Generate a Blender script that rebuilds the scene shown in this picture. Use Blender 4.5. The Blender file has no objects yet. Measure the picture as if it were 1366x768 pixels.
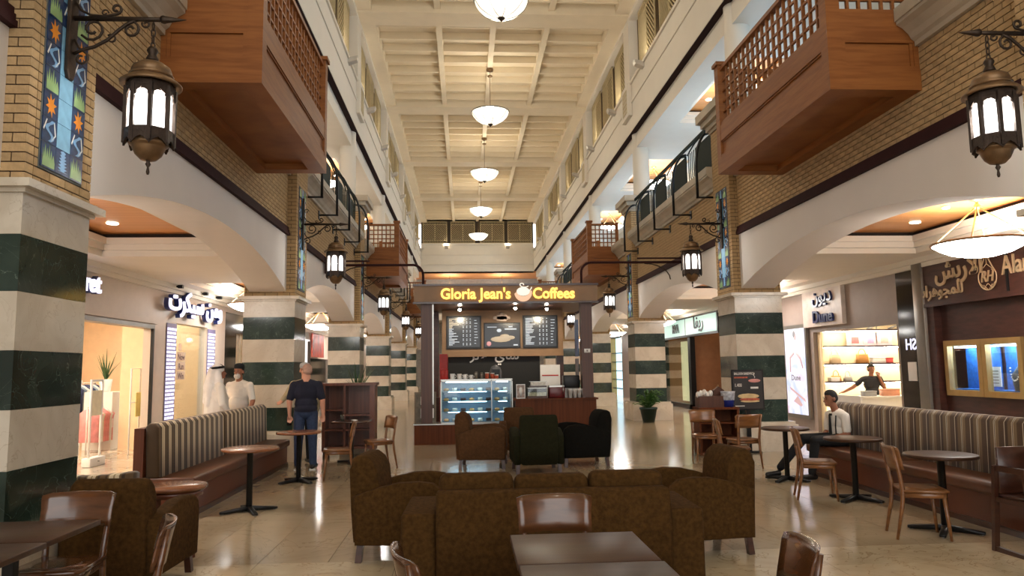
import bpy, bmesh, math, random
from mathutils import Vector, Matrix
import numpy as np
random.seed(7)
PI=math.pi
S=bpy.context.scene
COL=S.collection
# ------------------------------------------------------------------ camera
cam_d=bpy.data.cameras.new('camera'); cam=bpy.data.objects.new('camera',cam_d); COL.objects.link(cam)
cam_d.sensor_width=36; cam_d.lens=36*980/1366; cam_d.clip_end=300; cam_d.clip_start=.05
YAW,PITCH,ROLL=math.radians(3.707),math.radians(6.225),math.radians(0.8)
fwd=Vector((math.sin(YAW)*math.cos(PITCH),math.cos(YAW)*math.cos(PITCH),math.sin(PITCH)))
rgt=Vector((math.cos(YAW),-math.sin(YAW),0)); upv=rgt.cross(fwd)
r2=rgt*math.cos(ROLL)-upv*math.sin(ROLL); u2=rgt*math.sin(ROLL)+upv*math.cos(ROLL)
M4=Matrix((r2,u2,-fwd)).transposed().to_4x4(); M4.translation=(0,0,1.65)
cam.matrix_world=M4
S.camera=cam
# ------------------------------------------------------------------ world, exposure
W=bpy.data.worlds.new('world'); S.world=W; W.use_nodes=True
bg=W.node_tree.nodes['Background']; bg.inputs[0].default_value=(1.0,.985,.96,1); bg.inputs[1].default_value=2.3
S.view_settings.view_transform='Standard'; S.view_settings.look='None'
S.view_settings.gamma=1; S.view_settings.use_curve_mapping=False; S.view_settings.exposure=0.33
# light strengths (lamps are built with their fixtures further down)
E_BOWL=1.0; P_BOWL=360; E_AISLE=21; E_GAL=14; E_LANT=1.5; P_LANT=60; E_UP=8
# ------------------------------------------------------------------ helpers
def lin(c):
    c=c/255.; return c/12.92 if c<=.04045 else ((c+.055)/1.055)**2.4
def rgb(r,g,b): return (lin(r),lin(g),lin(b),1)
class MB:
    def __init__(s): s.v=[];s.f=[];s.m=[];s.sm=[]
    def add(s,v,f,m=0,smooth=False):
        o=len(s.v); s.v+= [tuple(p) for p in v]
        for q in f: s.f.append(tuple(i+o for i in q)); s.m.append(m); s.sm.append(smooth)
        return s
    def box(s,x0,x1,y0,y1,z0,z1,m=0):
        if x0>x1:x0,x1=x1,x0
        if y0>y1:y0,y1=y1,y0
        if z0>z1:z0,z1=z1,z0
        return s.add([(x0,y0,z0),(x1,y0,z0),(x1,y1,z0),(x0,y1,z0),(x0,y0,z1),(x1,y0,z1),(x1,y1,z1),(x0,y1,z1)],
              [(0,3,2,1),(4,5,6,7),(0,1,5,4),(1,2,6,5),(2,3,7,6),(3,0,4,7)],m)
    def cbox(s,c,d,m=0): return s.box(c[0]-d[0]/2,c[0]+d[0]/2,c[1]-d[1]/2,c[1]+d[1]/2,c[2]-d[2]/2,c[2]+d[2]/2,m)
    def bar(s,p,q,w,h,m=0,up=(0,0,1)):
        p,q=Vector(p),Vector(q); d=(q-p).normalized(); u=Vector(up)
        if abs(d.dot(u))>.98: u=Vector((1,0,0))
        a=d.cross(u).normalized(); b=a.cross(d).normalized(); vs=[]
        for e in (p,q):
            for i,j in ((-1,-1),(1,-1),(1,1),(-1,1)): vs.append(e+a*(i*w/2)+b*(j*h/2))
        return s.add(vs,[(0,1,2,3),(7,6,5,4),(0,4,5,1),(1,5,6,2),(2,6,7,3),(3,7,4,0)],m)
    def prism(s,pts,ax,a,b,m=0,smooth=False):
        n=len(pts)
        def P(p,t): return {'x':(t,p[0],p[1]),'y':(p[0],t,p[1]),'z':(p[0],p[1],t)}[ax]
        vs=[P(p,a) for p in pts]+[P(p,b) for p in pts]
        o=len(s.v)
        s.add(vs,[tuple(range(n)),tuple(range(2*n-1,n-1,-1))],m)
        for i in range(n):
            j=(i+1)%n; s.f.append((o+i,o+n+i,o+n+j,o+j)); s.m.append(m); s.sm.append(smooth)
        return s
    def tube(s,pts,r,n=6,m=0,closed=False,smooth=True):
        pts=[Vector(p) for p in pts]; k=len(pts); R=r if isinstance(r,(list,tuple)) else [r]*k
        o=len(s.v); up=None
        for i,p in enumerate(pts):
            if closed: d=pts[(i+1)%k]-pts[i-1]
            else: d=pts[min(i+1,k-1)]-pts[max(i-1,0)]
            d.normalize()
            if up is None:
                up=Vector((0,0,1)) if abs(d.z)<.9 else Vector((1,0,0))
            a=d.cross(up)
            if a.length<1e-4: a=d.cross(Vector((0,1,0)))
            a.normalize(); b=a.cross(d).normalized(); up=b
            for j in range(n):
                t=2*PI*j/n; s.v.append(tuple(p+(a*math.cos(t)+b*math.sin(t))*R[i]))
        for i in range(k if closed else k-1):
            i2=(i+1)%k
            for j in range(n):
                j2=(j+1)%n; s.f.append((o+i*n+j,o+i*n+j2,o+i2*n+j2,o+i2*n+j)); s.m.append(m); s.sm.append(smooth)
        if not closed:
            s.f.append(tuple(o+j for j in range(n))[::-1]); s.m.append(m); s.sm.append(False)
            s.f.append(tuple(o+(k-1)*n+j for j in range(n))); s.m.append(m); s.sm.append(False)
        return s
    def lathe(s,prof,c=(0,0,0),n=20,m=0,smooth=True,ph=0):
        o=len(s.v); k=len(prof)
        for r,z in prof:
            for j in range(n):
                t=2*PI*j/n+ph; s.v.append((c[0]+max(r,1e-4)*math.cos(t),c[1]+max(r,1e-4)*math.sin(t),c[2]+z))
        for i in range(k-1):
            for j in range(n):
                j2=(j+1)%n; s.f.append((o+i*n+j,o+i*n+j2,o+(i+1)*n+j2,o+(i+1)*n+j)); s.m.append(m); s.sm.append(smooth)
        for i,fl in ((0,1),(k-1,0)):
            q=tuple(o+i*n+j for j in range(n)); s.f.append(q[::-1] if fl else q); s.m.append(m); s.sm.append(False)
        return s
    def cyl(s,c,r,z0,z1,n=16,m=0): return s.lathe([(r,z0),(r,z1)],(c[0],c[1],0),n,m)
    def ell(s,c,rx,ry,rz,n=14,k=8,m=0):
        o=len(s.v)
        for i in range(k+1):
            a=-PI/2+PI*i/k
            for j in range(n):
                t=2*PI*j/n; q=max(math.cos(a),.001); s.v.append((c[0]+rx*q*math.cos(t),c[1]+ry*q*math.sin(t),c[2]+rz*math.sin(a)))
        for i in range(k):
            for j in range(n):
                j2=(j+1)%n; s.f.append((o+i*n+j,o+i*n+j2,o+(i+1)*n+j2,o+(i+1)*n+j)); s.m.append(m); s.sm.append(True)
        return s
    def _bm(s,bm,m,smooth):
        bm.verts.index_update(); s.add([v.co[:] for v in bm.verts],[[v.index for v in f.verts] for f in bm.faces],m,smooth); bm.free(); return s
    def rbox(s,x0,x1,y0,y1,z0,z1,r=.02,seg=2,m=0,smooth=True):
        bm=bmesh.new(); bmesh.ops.create_cube(bm,size=1)
        for v in bm.verts: v.co=((x0+x1)/2+v.co.x*abs(x1-x0),(y0+y1)/2+v.co.y*abs(y1-y0),(z0+z1)/2+v.co.z*abs(z1-z0))
        bmesh.ops.bevel(bm,geom=bm.edges[:],offset=r,segments=seg,profile=.5,affect='EDGES')
        return s._bm(bm,m,smooth)
    def rprism(s,pts,ax,a,b,r=.02,seg=2,m=0,smooth=True):
        bm=bmesh.new()
        def P(p,t): return {'x':(t,p[0],p[1]),'y':(p[0],t,p[1]),'z':(p[0],p[1],t)}[ax]
        A=[bm.verts.new(P(p,a)) for p in pts]; B=[bm.verts.new(P(p,b)) for p in pts]
        n=len(pts); f1=bm.faces.new(A); f2=bm.faces.new(B[::-1])
        for i in range(n): bm.faces.new((A[i],B[i],B[(i+1)%n],A[(i+1)%n]))
        ed=list(f1.edges)+list(f2.edges)
        bmesh.ops.bevel(bm,geom=ed,offset=r,segments=seg,profile=.5,affect='EDGES')
        bmesh.ops.recalc_face_normals(bm,faces=bm.faces[:])
        return s._bm(bm,m,smooth)
    def xf(s,mat,start=0):
        for i in range(start,len(s.v)): s.v[i]=tuple(mat@Vector(s.v[i]))
        return s
    def mesh(s,name,mats,recalc=True):
        me=bpy.data.meshes.new(name); me.from_pydata(s.v,[],s.f)
        if not isinstance(mats,(list,tuple)): mats=[mats]
        for q in mats: me.materials.append(q)
        me.polygons.foreach_set('material_index',s.m); me.polygons.foreach_set('use_smooth',s.sm)
        if recalc:
            bm=bmesh.new(); bm.from_mesh(me); bmesh.ops.recalc_face_normals(bm,faces=bm.faces[:]); bm.to_mesh(me); bm.free()
        me.update(); return me
    def build(s,name,mats,parent=None,loc=None,rz=0,recalc=True):
        return link(name,s.mesh(name,mats,recalc),parent,loc,rz)
def link(name,me,parent=None,loc=None,rz=0):
    o=bpy.data.objects.new(name,me); COL.objects.link(o)
    if parent: o.parent=parent
    if loc: o.location=loc
    if rz: o.rotation_euler=(0,0,rz)
    return o
def tag(o,label=None,cat=None,group=None,kind=None):
    if label:o['label']=label
    if cat:o['category']=cat
    if group:o['group']=group
    if kind:o['kind']=kind
    return o
def thing(name,label,cat,loc=(0,0,0),rz=0,group=None,kind=None):
    o=bpy.data.objects.new(name,None); COL.objects.link(o); o.location=loc; o.rotation_euler=(0,0,rz); o.empty_display_size=.1
    return tag(o,label,cat,group,kind)
def kids(o): return [c for c in bpy.data.objects if c.parent==o]
def copy_tree(o,label=None,loc=None,rz=None,parent=None,mir=False,kmap=None):
    if kmap is None:
        kmap={}
        for c in bpy.data.objects:
            if c.parent: kmap.setdefault(c.parent.name,[]).append(c)
    c=o.copy(); COL.objects.link(c); c.parent=parent
    if label:c['label']=label
    if loc is not None:c.location=loc
    if rz is not None:c.rotation_euler=(0,0,rz)
    if mir: c.scale=(-1,1,1)
    for k in kmap.get(o.name,[]): copy_tree(k,None,None,None,c,False,kmap)
    return c
def text_mesh(s,size=1,ext=.01,off=0,align='CENTER',shear=0,name='lettering',mat=None,sx=1):
    c=bpy.data.curves.new('txt','FONT'); c.body=s; c.size=size; c.extrude=ext; c.offset=off; c.align_x=align; c.shear=shear; c.resolution_u=3
    o=bpy.data.objects.new('txt',c); COL.objects.link(o)
    dg=bpy.context.evaluated_depsgraph_get(); dg.update()
    me=bpy.data.meshes.new_from_object(o.evaluated_get(dg)); me.name=name
    if sx!=1:
        for v in me.vertices: v.co.x*=sx
    me.materials.clear(); me.materials.append(mat)
    bpy.data.objects.remove(o); bpy.data.curves.remove(c); return me
def put_text(me,name,parent,loc,face):   # face: '-y' (towards the camera), '+x', '-x'
    o=link(name,me,parent,loc)
    o.rotation_euler={'-y':(PI/2,0,0),'+x':(PI/2,0,PI/2),'-x':(PI/2,0,-PI/2)}[face]; return o
# Arabic letters in joined presentation forms, written right to left
AR={'women':'\uFE96\uFEAE\uFEDC\uFEF4\uFEB3 \uFEE6\uFEE3\u0648'}
# ------------------------------------------------------------------ materials
def newmat(name):
    m=bpy.data.materials.new(name); m.use_nodes=True; nt=m.node_tree; return m,nt,nt.nodes['Principled BSDF']
def N(nt,t,**k):
    n=nt.nodes.new('ShaderNode'+t)
    for a,b in k.items():
        if a.startswith('i_'): n.inputs[a[2:].replace('_',' ')].default_value=b
        else: setattr(n,a,b)
    return n
def ramp(nt,fac,stops):
    r=N(nt,'ValToRGB'); e=r.color_ramp.elements
    while len(e)<len(stops): e.new(.5)
    for i,(p,c) in enumerate(stops): e[i].position=p; e[i].color=c
    nt.links.new(fac,r.inputs[0]); return r.outputs[0]
def coords(nt,scale=(1,1,1),kind='Object'):
    t=N(nt,'TexCoord'); mp=N(nt,'Mapping'); mp.inputs['Scale'].default_value=scale; nt.links.new(t.outputs[kind],mp.inputs[0]); return mp.outputs[0]
def P(name,c,rough=.5,metal=0,var=.1,scale=6,bump=0,spec=.5,rnd=0,bscale=None,coat=0,stretch=(1,1,1)):
    m,nt,b=newmat(name); L=nt.links.new
    v=coords(nt,stretch); n=N(nt,'TexNoise',i_Scale=scale,i_Detail=3.); L(v,n.inputs['Vector'])
    d=tuple(max(0,x*(1-var)) for x in c[:3])+(1,); u=tuple(min(1,x*(1+var)) for x in c[:3])+(1,)
    col=ramp(nt,n.outputs[0],[(.3,d),(.7,u)])
    if rnd:
        oi=N(nt,'ObjectInfo'); mr=N(nt,'MapRange'); mr.inputs[3].default_value=1-rnd; mr.inputs[4].default_value=1+rnd*.6; L(oi.outputs['Random'],mr.inputs[0])
        h=N(nt,'HueSaturation'); L(col,h.inputs['Color']); L(mr.outputs[0],h.inputs['Value']); col=h.outputs[0]
    L(col,b.inputs['Base Color']); b.inputs['Roughness'].default_value=rough; b.inputs['Metallic'].default_value=metal
    b.inputs['Specular IOR Level'].default_value=spec
    if coat: b.inputs['Coat Weight'].default_value=coat; b.inputs['Coat Roughness'].default_value=.1
    if bump:
        n2=N(nt,'TexNoise',i_Scale=bscale or scale*4,i_Detail=2.); L(v,n2.inputs['Vector']); bp=N(nt,'Bump',i_Strength=bump,i_Distance=.01); L(n2.outputs[0],bp.inputs['Height']); L(bp.outputs[0],b.inputs['Normal'])
    return m
def EM(name,c,s,base=None,var=.05):
    m,nt,b=newmat(name); n=N(nt,'TexNoise',i_Scale=3.); L=nt.links.new
    L(coords(nt),n.inputs['Vector'])
    col=ramp(nt,n.outputs[0],[(.3,tuple(x*(1-var) for x in c[:3])+(1,)),(.7,c)])
    L(col,b.inputs['Emission Color']); b.inputs['Emission Strength'].default_value=s; b.inputs['Base Color'].default_value=base or (.22,.22,.22,1); b.inputs['Roughness'].default_value=.4
    return m
def wood(name,c1,c2,rough=.35,scale=(1,1,8),bands=3,coat=0,dist=3,spec=.5):
    m,nt,b=newmat(name); L=nt.links.new
    v=coords(nt,tuple(3*x/max(scale) if x<max(scale) else 26 for x in scale) if max(scale)!=min(scale) else (4,4,22))
    n=N(nt,'TexNoise',i_Scale=1.,i_Detail=4.,i_Distortion=.35); L(v,n.inputs['Vector'])
    n2=N(nt,'TexNoise',i_Scale=.35,i_Detail=1.); L(v,n2.inputs['Vector'])
    mx=N(nt,'Math',operation='MULTIPLY_ADD'); mx.inputs[1].default_value=.7; L(n.outputs[0],mx.inputs[0]); ml=N(nt,'Math',operation='MULTIPLY'); ml.inputs[1].default_value=.3; L(n2.outputs[0],ml.inputs[0]); L(ml.outputs[0],mx.inputs[2])
    col=ramp(nt,mx.outputs[0],[(.38,c1),(.62,c2)]); L(col,b.inputs['Base Color']); b.inputs['Roughness'].default_value=rough; b.inputs['Specular IOR Level'].default_value=spec
    if coat: b.inputs['Coat Weight'].default_value=coat; b.inputs['Coat Roughness'].default_value=.12
    return m
def marble(name,c1,c2,vein,rough=.12,scale=1.5,rnd=0,vw=.03,dist=1.2):
    m,nt,b=newmat(name); L=nt.links.new
    v=coords(nt); 
    oi=N(nt,'ObjectInfo'); va=N(nt,'VectorMath',operation='ADD'); sc=N(nt,'VectorMath',operation='SCALE'); L(oi.outputs['Location'],sc.inputs[0]); sc.inputs['Scale'].default_value=.73
    L(v,va.inputs[0]); L(sc.outputs[0],va.inputs[1]); v=va.outputs[0]
    n=N(nt,'TexNoise',i_Scale=scale,i_Detail=6.,i_Distortion=dist); L(v,n.inputs['Vector'])
    col=ramp(nt,n.outputs[0],[(.35,c1),(.65,c2)])
    n2=N(nt,'TexNoise',i_Scale=scale*1.4,i_Detail=5.,i_Distortion=2.); L(v,n2.inputs['Vector'])
    e=tuple(vein[:3])+(0,)
    k=ramp(nt,n2.outputs[0],[(.5-vw,(0,0,0,1)),(.5,(1,1,1,1)),(.5+vw,(0,0,0,1))])
    mx=N(nt,'Mix',data_type='RGBA'); L(k,mx.inputs[0]); L(col,mx.inputs[6]); mx.inputs[7].default_value=vein
    out=mx.outputs[2]
    if rnd:
        mr=N(nt,'MapRange'); mr.inputs[3].default_value=1-rnd; mr.inputs[4].default_value=1+rnd*.5; L(oi.outputs['Random'],mr.inputs[0])
        h=N(nt,'HueSaturation'); L(out,h.inputs['Color']); L(mr.outputs[0],h.inputs['Value']); out=h.outputs[0]
    L(out,b.inputs['Base Color']); b.inputs['Roughness'].default_value=rough
    return m
def stripes(name,axis,period,cols,rough=.85):
    """fabric woven in stripes; cols = [(start 0..1, colour), ...] across one repeat"""
    m,nt,b=newmat(name); L=nt.links.new
    t=N(nt,'TexCoord'); sp=N(nt,'SeparateXYZ'); L(t.outputs['Object'],sp.inputs[0])
    dv=N(nt,'Math',operation='DIVIDE'); L(sp.outputs[axis],dv.inputs[0]); dv.inputs[1].default_value=period
    fr=N(nt,'Math',operation='FRACT'); L(dv.outputs[0],fr.inputs[0])
    col=ramp(nt,fr.outputs[0],cols); nt.nodes[-1].name
    for n in nt.nodes:
        if n.type=='VALTORGB': n.color_ramp.interpolation='CONSTANT'
    L(col,b.inputs['Base Color']); b.inputs['Roughness'].default_value=rough; b.inputs['Sheen Weight'].default_value=.2
    return m
def brickmat(name,c1,c2,mort,ax='yz'):
    m,nt,b=newmat(name); L=nt.links.new
    t=N(nt,'TexCoord'); sp=N(nt,'SeparateXYZ'); L(t.outputs['Object'],sp.inputs[0]); cb=N(nt,'CombineXYZ')
    L(sp.outputs['XYZ'.index(ax[0].upper())],cb.inputs[0]); L(sp.outputs['XYZ'.index(ax[1].upper())],cb.inputs[1])
    br=N(nt,'TexBrick'); L(cb.outputs[0],br.inputs['Vector']); br.inputs['Scale'].default_value=1
    br.inputs['Brick Width'].default_value=.225; br.inputs['Row Height'].default_value=.0729; br.inputs['Mortar Size'].default_value=.006
    br.inputs['Color1'].default_value=c1; br.inputs['Color2'].default_value=c2; br.inputs['Mortar'].default_value=mort
    L(br.outputs[0],b.inputs['Base Color']); b.inputs['Roughness'].default_value=.85
    bp=N(nt,'Bump',i_Strength=.5,i_Distance=.01); bp.invert=True; L(br.outputs['Fac'],bp.inputs['Height']); L(bp.outputs[0],b.inputs['Normal'])
    return m
def floormat(name,c1,c2,vein,joint,w,h,rough=.13):
    m=marble(name,c1,c2,vein,rough,.9,vw=.02); nt=m.node_tree; L=nt.links.new; b=nt.nodes['Principled BSDF']
    src=b.inputs['Base Color'].links[0].from_socket
    t=N(nt,'TexCoord'); br=N(nt,'TexBrick'); br.offset=0; L(t.outputs['Object'],br.inputs['Vector']); br.inputs['Scale'].default_value=1
    br.inputs['Brick Width'].default_value=w; br.inputs['Row Height'].default_value=h; br.inputs['Mortar Size'].default_value=.004
    br.inputs['Color1'].default_value=(1,1,1,1); br.inputs['Color2'].default_value=(.86,.86,.86,1); br.inputs['Mortar'].default_value=joint
    mx=N(nt,'Mix',data_type='RGBA',blend_type='MULTIPLY'); mx.inputs[0].default_value=1; L(src,mx.inputs[6]); L(br.outputs[0],mx.inputs[7]); L(mx.outputs[2],b.inputs['Base Color'])
    return m
def glass(name,tint=(.9,.95,.95,1),alpha=.12,rough=.03):
    m,nt,b=newmat(name); L=nt.links.new
    tr=N(nt,'BsdfTransparent'); tr.inputs[0].default_value=tint; gl=N(nt,'BsdfGlossy'); gl.inputs['Roughness'].default_value=rough
    fr=N(nt,'LayerWeight',i_Blend=.15); mx=N(nt,'MixShader'); ad=N(nt,'Math',operation='MULTIPLY_ADD'); ad.inputs[1].default_value=.6; ad.inputs[2].default_value=alpha*.3; L(fr.outputs['Facing'],ad.inputs[0])
    L(ad.outputs[0],mx.inputs[0]); L(tr.outputs[0],mx.inputs[1]); L(gl.outputs[0],mx.inputs[2]); L(mx.outputs[0],nt.nodes['Material Output'].inputs[0])
    return m
m_floor=floormat('floor_marble',rgb(164,146,118),rgb(176,158,130),rgb(158,139,111),(.78,.75,.70,1),.6,.6)
m_slab=marble('slab_marble',rgb(162,144,116),rgb(176,158,130),rgb(157,138,110),.13,.9,.05,.015)
m_band=marble('pale_slab_marble',rgb(184,166,136),rgb(196,180,150),rgb(160,138,106),.14,1.2,.04,.012,2.5)
m_grout=P('grout',rgb(96,82,62),.7)
m_aislefloor=floormat('aisle_marble',rgb(196,178,156),rgb(214,198,178),rgb(180,160,136),(.75,.72,.68,1),.6,.6,.1)
m_white=P('white_paint',rgb(222,214,200),.6,var=.02,scale=2)
m_wall=P('cream_paint',rgb(224,217,210),.65,var=.025,scale=1.5)
m_ceil=P('ceiling_paint',rgb(226,211,184),.7,var=.03,scale=2)
m_stone=P('cornice_stone',rgb(178,166,146),.6,var=.12,scale=3,bump=.1)
m_mould=P('maroon_moulding',rgb(52,26,26),.75,var=.1,spec=.15)
m_slot=P('plum_soffit',rgb(46,26,26),.75,var=.1,spec=.15)
m_green=marble('green_marble',rgb(32,46,40),rgb(52,68,60),rgb(104,120,110),.1,2.0,.08,.004)
m_cream=marble('cream_marble',rgb(198,186,166),rgb(214,204,186),rgb(192,179,158),.2,1.8,.05,.012)
m_brick=P('brick',rgb(176,146,104),.85,var=.16,scale=14,bump=.3,rnd=.13)
m_brickb=P('brick_joined',rgb(172,142,100),.85,var=.1,scale=9,bump=.3)
m_mortar=P('mortar',rgb(58,42,27),.95,var=.15,scale=20)
m_brickwall=brickmat('brick_far',rgb(178,140,90),rgb(150,116,72),rgb(84,62,40))
m_wood=wood('balcony_wood',rgb(124,72,32),rgb(142,88,42),.5,(1,1,1.3),1.3,0,dist=5,spec=.25)
m_woodceil=wood('plank_ceiling',rgb(206,138,76),rgb(226,160,98),.4,(.3,6,1),6,.05,dist=.6)
m_dwood=wood('dark_wood',rgb(54,28,18),rgb(70,38,24),.28,(2,2,2),3,.3)
m_rwood=wood('red_wood',rgb(88,46,28),rgb(108,58,36),.35,(4,1,1),3,.1)
m_chair=wood('chair_wood',rgb(108,68,36),rgb(134,88,48),.3,(1,1,1),3,.3)
m_chair_d=wood('chair_wood_dark',rgb(74,44,24),rgb(98,60,33),.22,(1,1,1),3,.6)
m_iron=P('wrought_iron',rgb(62,50,40),.5,.7,.2,10,bump=.2)
m_black=P('black_metal',rgb(16,16,17),.4,.3,.1)
m_bronze=P('bronze',rgb(128,100,70),.4,.6,.2,12)
m_dbronze=P('dark_bronze',rgb(62,50,42),.5,.6,.25,18,bump=.4)
m_lant=EM('lantern_glass',(1,.97,.92,1),E_LANT)
_nt=m_lant.node_tree; _o=_nt.nodes['Material Output']; _tr=N(_nt,'BsdfTransparent'); _mx=N(_nt,'MixShader'); _mx.inputs[0].default_value=.5
_nt.links.new(_tr.outputs[0],_mx.inputs[1]); _nt.links.new(_nt.nodes['Principled BSDF'].outputs[0],_mx.inputs[2]); _nt.links.new(_mx.outputs[0],_o.inputs[0])
m_bowl=EM('alabaster_bowl',(1,.90,.66,1),E_BOWL,var=.10)
_nt=m_bowl.node_tree; _o=_nt.nodes['Material Output']; _tr=N(_nt,'BsdfTransparent'); _tr.inputs[0].default_value=(1,.95,.85,1); _mx=N(_nt,'MixShader'); _mx.inputs[0].default_value=.62
_nt.links.new(_tr.outputs[0],_mx.inputs[1]); _nt.links.new(_nt.nodes['Principled BSDF'].outputs[0],_mx.inputs[2]); _nt.links.new(_mx.outputs[0],_o.inputs[0])
m_abowl=EM('aisle_bowl',(1,.97,.92,1),E_AISLE)
m_gbowl=EM('gallery_bowl',(1,.95,.87,1),E_GAL)
m_spot=EM('downlight_lens',(1,.9,.72,1),12)
m_chrome=P('brushed_steel',rgb(180,178,172),.3,.9,.05)
m_dgreen=P('railing_green',rgb(14,30,25),.7,0,.1,spec=.2)
m_brown=P('brown_chenille',rgb(70,48,22),.95,var=.3,scale=30,bump=.35,bscale=160,spec=.1)
m_brown2=P('chestnut_upholstery',rgb(78,54,34),.95,var=.15,scale=25,bump=.3,bscale=140,spec=.1)
m_greenup=P('dark_green_upholstery',rgb(34,34,20),.95,var=.15,scale=25,bump=.3,bscale=140,spec=.1)
m_blackup=P('black_upholstery',rgb(20,19,16),.95,var=.15,scale=25,bump=.3,bscale=140,spec=.1)
m_leather=P('brown_leather',rgb(96,58,38),.35,var=.25,scale=3,bump=.1)
m_tabletop=wood('tabletop_wood',rgb(62,40,27),rgb(74,50,35),.34,(1,4,1),2,0,spec=.25)
m_tabletop2=wood('light_tabletop_wood',rgb(118,70,44),rgb(140,88,56),.25,(1,4,1),2,.2)
m_glass=glass('clear_glass')
# ================================================================== THE HALL
Y0,BAY,CW=5.45,8.6,.95
def CY(k): return Y0+BAY*k
XL,XR=-3.2,5.28            # hall faces of the columns
WL,WR=-3.37,5.43           # hall faces of the arcade walls
SL,SR=-6.56,8.6            # shop fronts
YB,YE=-8.0,57.05
ZC=13.15
SIDES={'left':(-1,XL,WL,SL),'right':(1,XR,WR,SR)}
ORD=['nearest','second','third','fourth','fifth','sixth']
# ---- floor
fl=MB()
fx0,fx1,fy0,fy1=-3.0,5.4,3.08,14.0
fl.box(-12,14,YB,fy0,-.2,0); fl.box(-4.0,fx0,fy0,fy1,-.2,0); fl.box(fx1,6.2,fy0,fy1,-.2,0); fl.box(-4.0,6.2,fy1,70,-.2,0)
fl.box(fx0,fx1,fy0,fy1,-.2,-.006,1); fl.box(-14,-4.0,fy0,70,-.2,0,2); fl.box(6.2,16,fy0,70,-.2,0,2)
floor=tag(fl.build('floor',[m_floor,m_grout,m_aislefloor]),kind='structure')
def slab_me(w,h,m,n): return MB().box(.002,w-.002,.002,h-.002,-.006,0).mesh(n,m)
rows=[3.08+.6*i for i in range(5)]  # up to 5.48, then pale cross bands, then field
sA=slab_me(.6,.6,m_slab,'floor_slab'); sB=slab_me(1.2,.59,m_band,'pale_floor_slab'); sC=slab_me(.6,.62,m_slab,'floor_slab_b')
for j in range(4):
    for i in range(14): link('slab',sA,floor,(fx0+.6*i,3.08+.6*j,0))
for j,yy in enumerate((5.50,6.09)):
    for i in range(7): link('slab',sB,floor,(fx0+1.2*i,yy,0))
link('slab',slab_me(8.4,.02,m_slab,'joint_strip'),floor,(fx0,5.48,0))
for j in range(12):
    if 6.68+.61*j+.6>fy1: break
    for i in range(14): link('slab',slab_me(.6,.61,m_slab,'floor_slab') if (i==0 and j==0) else sC,floor,(fx0+.6*i,6.68+.61*j,0))
# ---- columns
def tile_mesh(kind,sg):
    b=MB(); h=.098
    b.box(0,.008*sg,-h,h,-h,h,0)
    def poly(pts,m,t=.0095): b.prism(pts,'x',.006*sg,t*sg,m)
    if kind=='star':
        pts=[]
        for i in range(16):
            r=(.09,.045)[i%2]*(1 if i%4 else 1.05); a=2*PI*i/16+.2; pts.append((r*.8*math.cos(a),r*math.sin(a)))
        poly(pts,1)
    elif kind=='leaf':
        pts=[(-.08,-.085)]
        for i in range(6):
            x=-.075+i*.028; pts+= [(x,(.05,.085,.06,.09,.05,.02)[i]),(x+.012,-.02)]
        pts+=[(.085,-.04),(.085,-.085)]; poly(pts,2)
    elif kind=='wave':
        up=[];dn=[]
        for i in range(9):
            z=-.085+.17*i/8; y=.045*math.sin(i*.95); up.append((y-.022,z)); dn.append((y+.022,z))
        poly(up+dn[::-1],3)
        poly([(.03,-.08),(.085,-.02),(.06,.08),(.05,.08),(.07,-.02),(.02,-.07)],4)
        poly([(-.09,.0),(-.05,.085),(-.04,.08),(-.08,-.01)],4)
    elif kind=='plain': pass
    elif kind=='fern':
        pts=[]
        for i in range(7):
            z=-.085+i*.026; pts+=[(-.075+.006*i,z+.012),(-.02,z+.02)]
        pts=pts+[(0,.095)]+[(-y,z) for y,z in pts[::-1]]
        poly(pts,3)
    return b
t_navy=P('tile_navy',rgb(38,58,92),.15,var=.25,scale=25); t_sky=P('tile_sky',rgb(112,158,186),.15,var=.12,scale=12)
t_or=P('tile_orange',rgb(226,142,44),.15,var=.1); t_gr=P('tile_green',rgb(142,176,120),.15,var=.15); t_lb=P('tile_pale_blue',rgb(120,164,206),.15,var=.15); t_wh=P('tile_white',rgb(220,224,220),.15)
t_grout=P('tile_grout',rgb(96,100,96),.8)
TM={}
for sg in (1,-1):
    for kd in ('star','leaf','wave','plain','fern'):
        TM[kd,sg]=tile_mesh(kd,sg)
TMM={q:TM[q].mesh('tile',[t_sky if q[0]=='plain' else t_navy,t_or,t_gr,t_lb,t_wh]) for q in TM}
def pattern(c,r):
    seq=('leaf','wave','star')
    if c==0: return seq[r%3]
    if c==2: return ('fern','wave','star')[r%3] if r%3 else 'leaf'
    return 'fern' if r in (0,9) else ('wave' if r==6 else 'plain')
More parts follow.
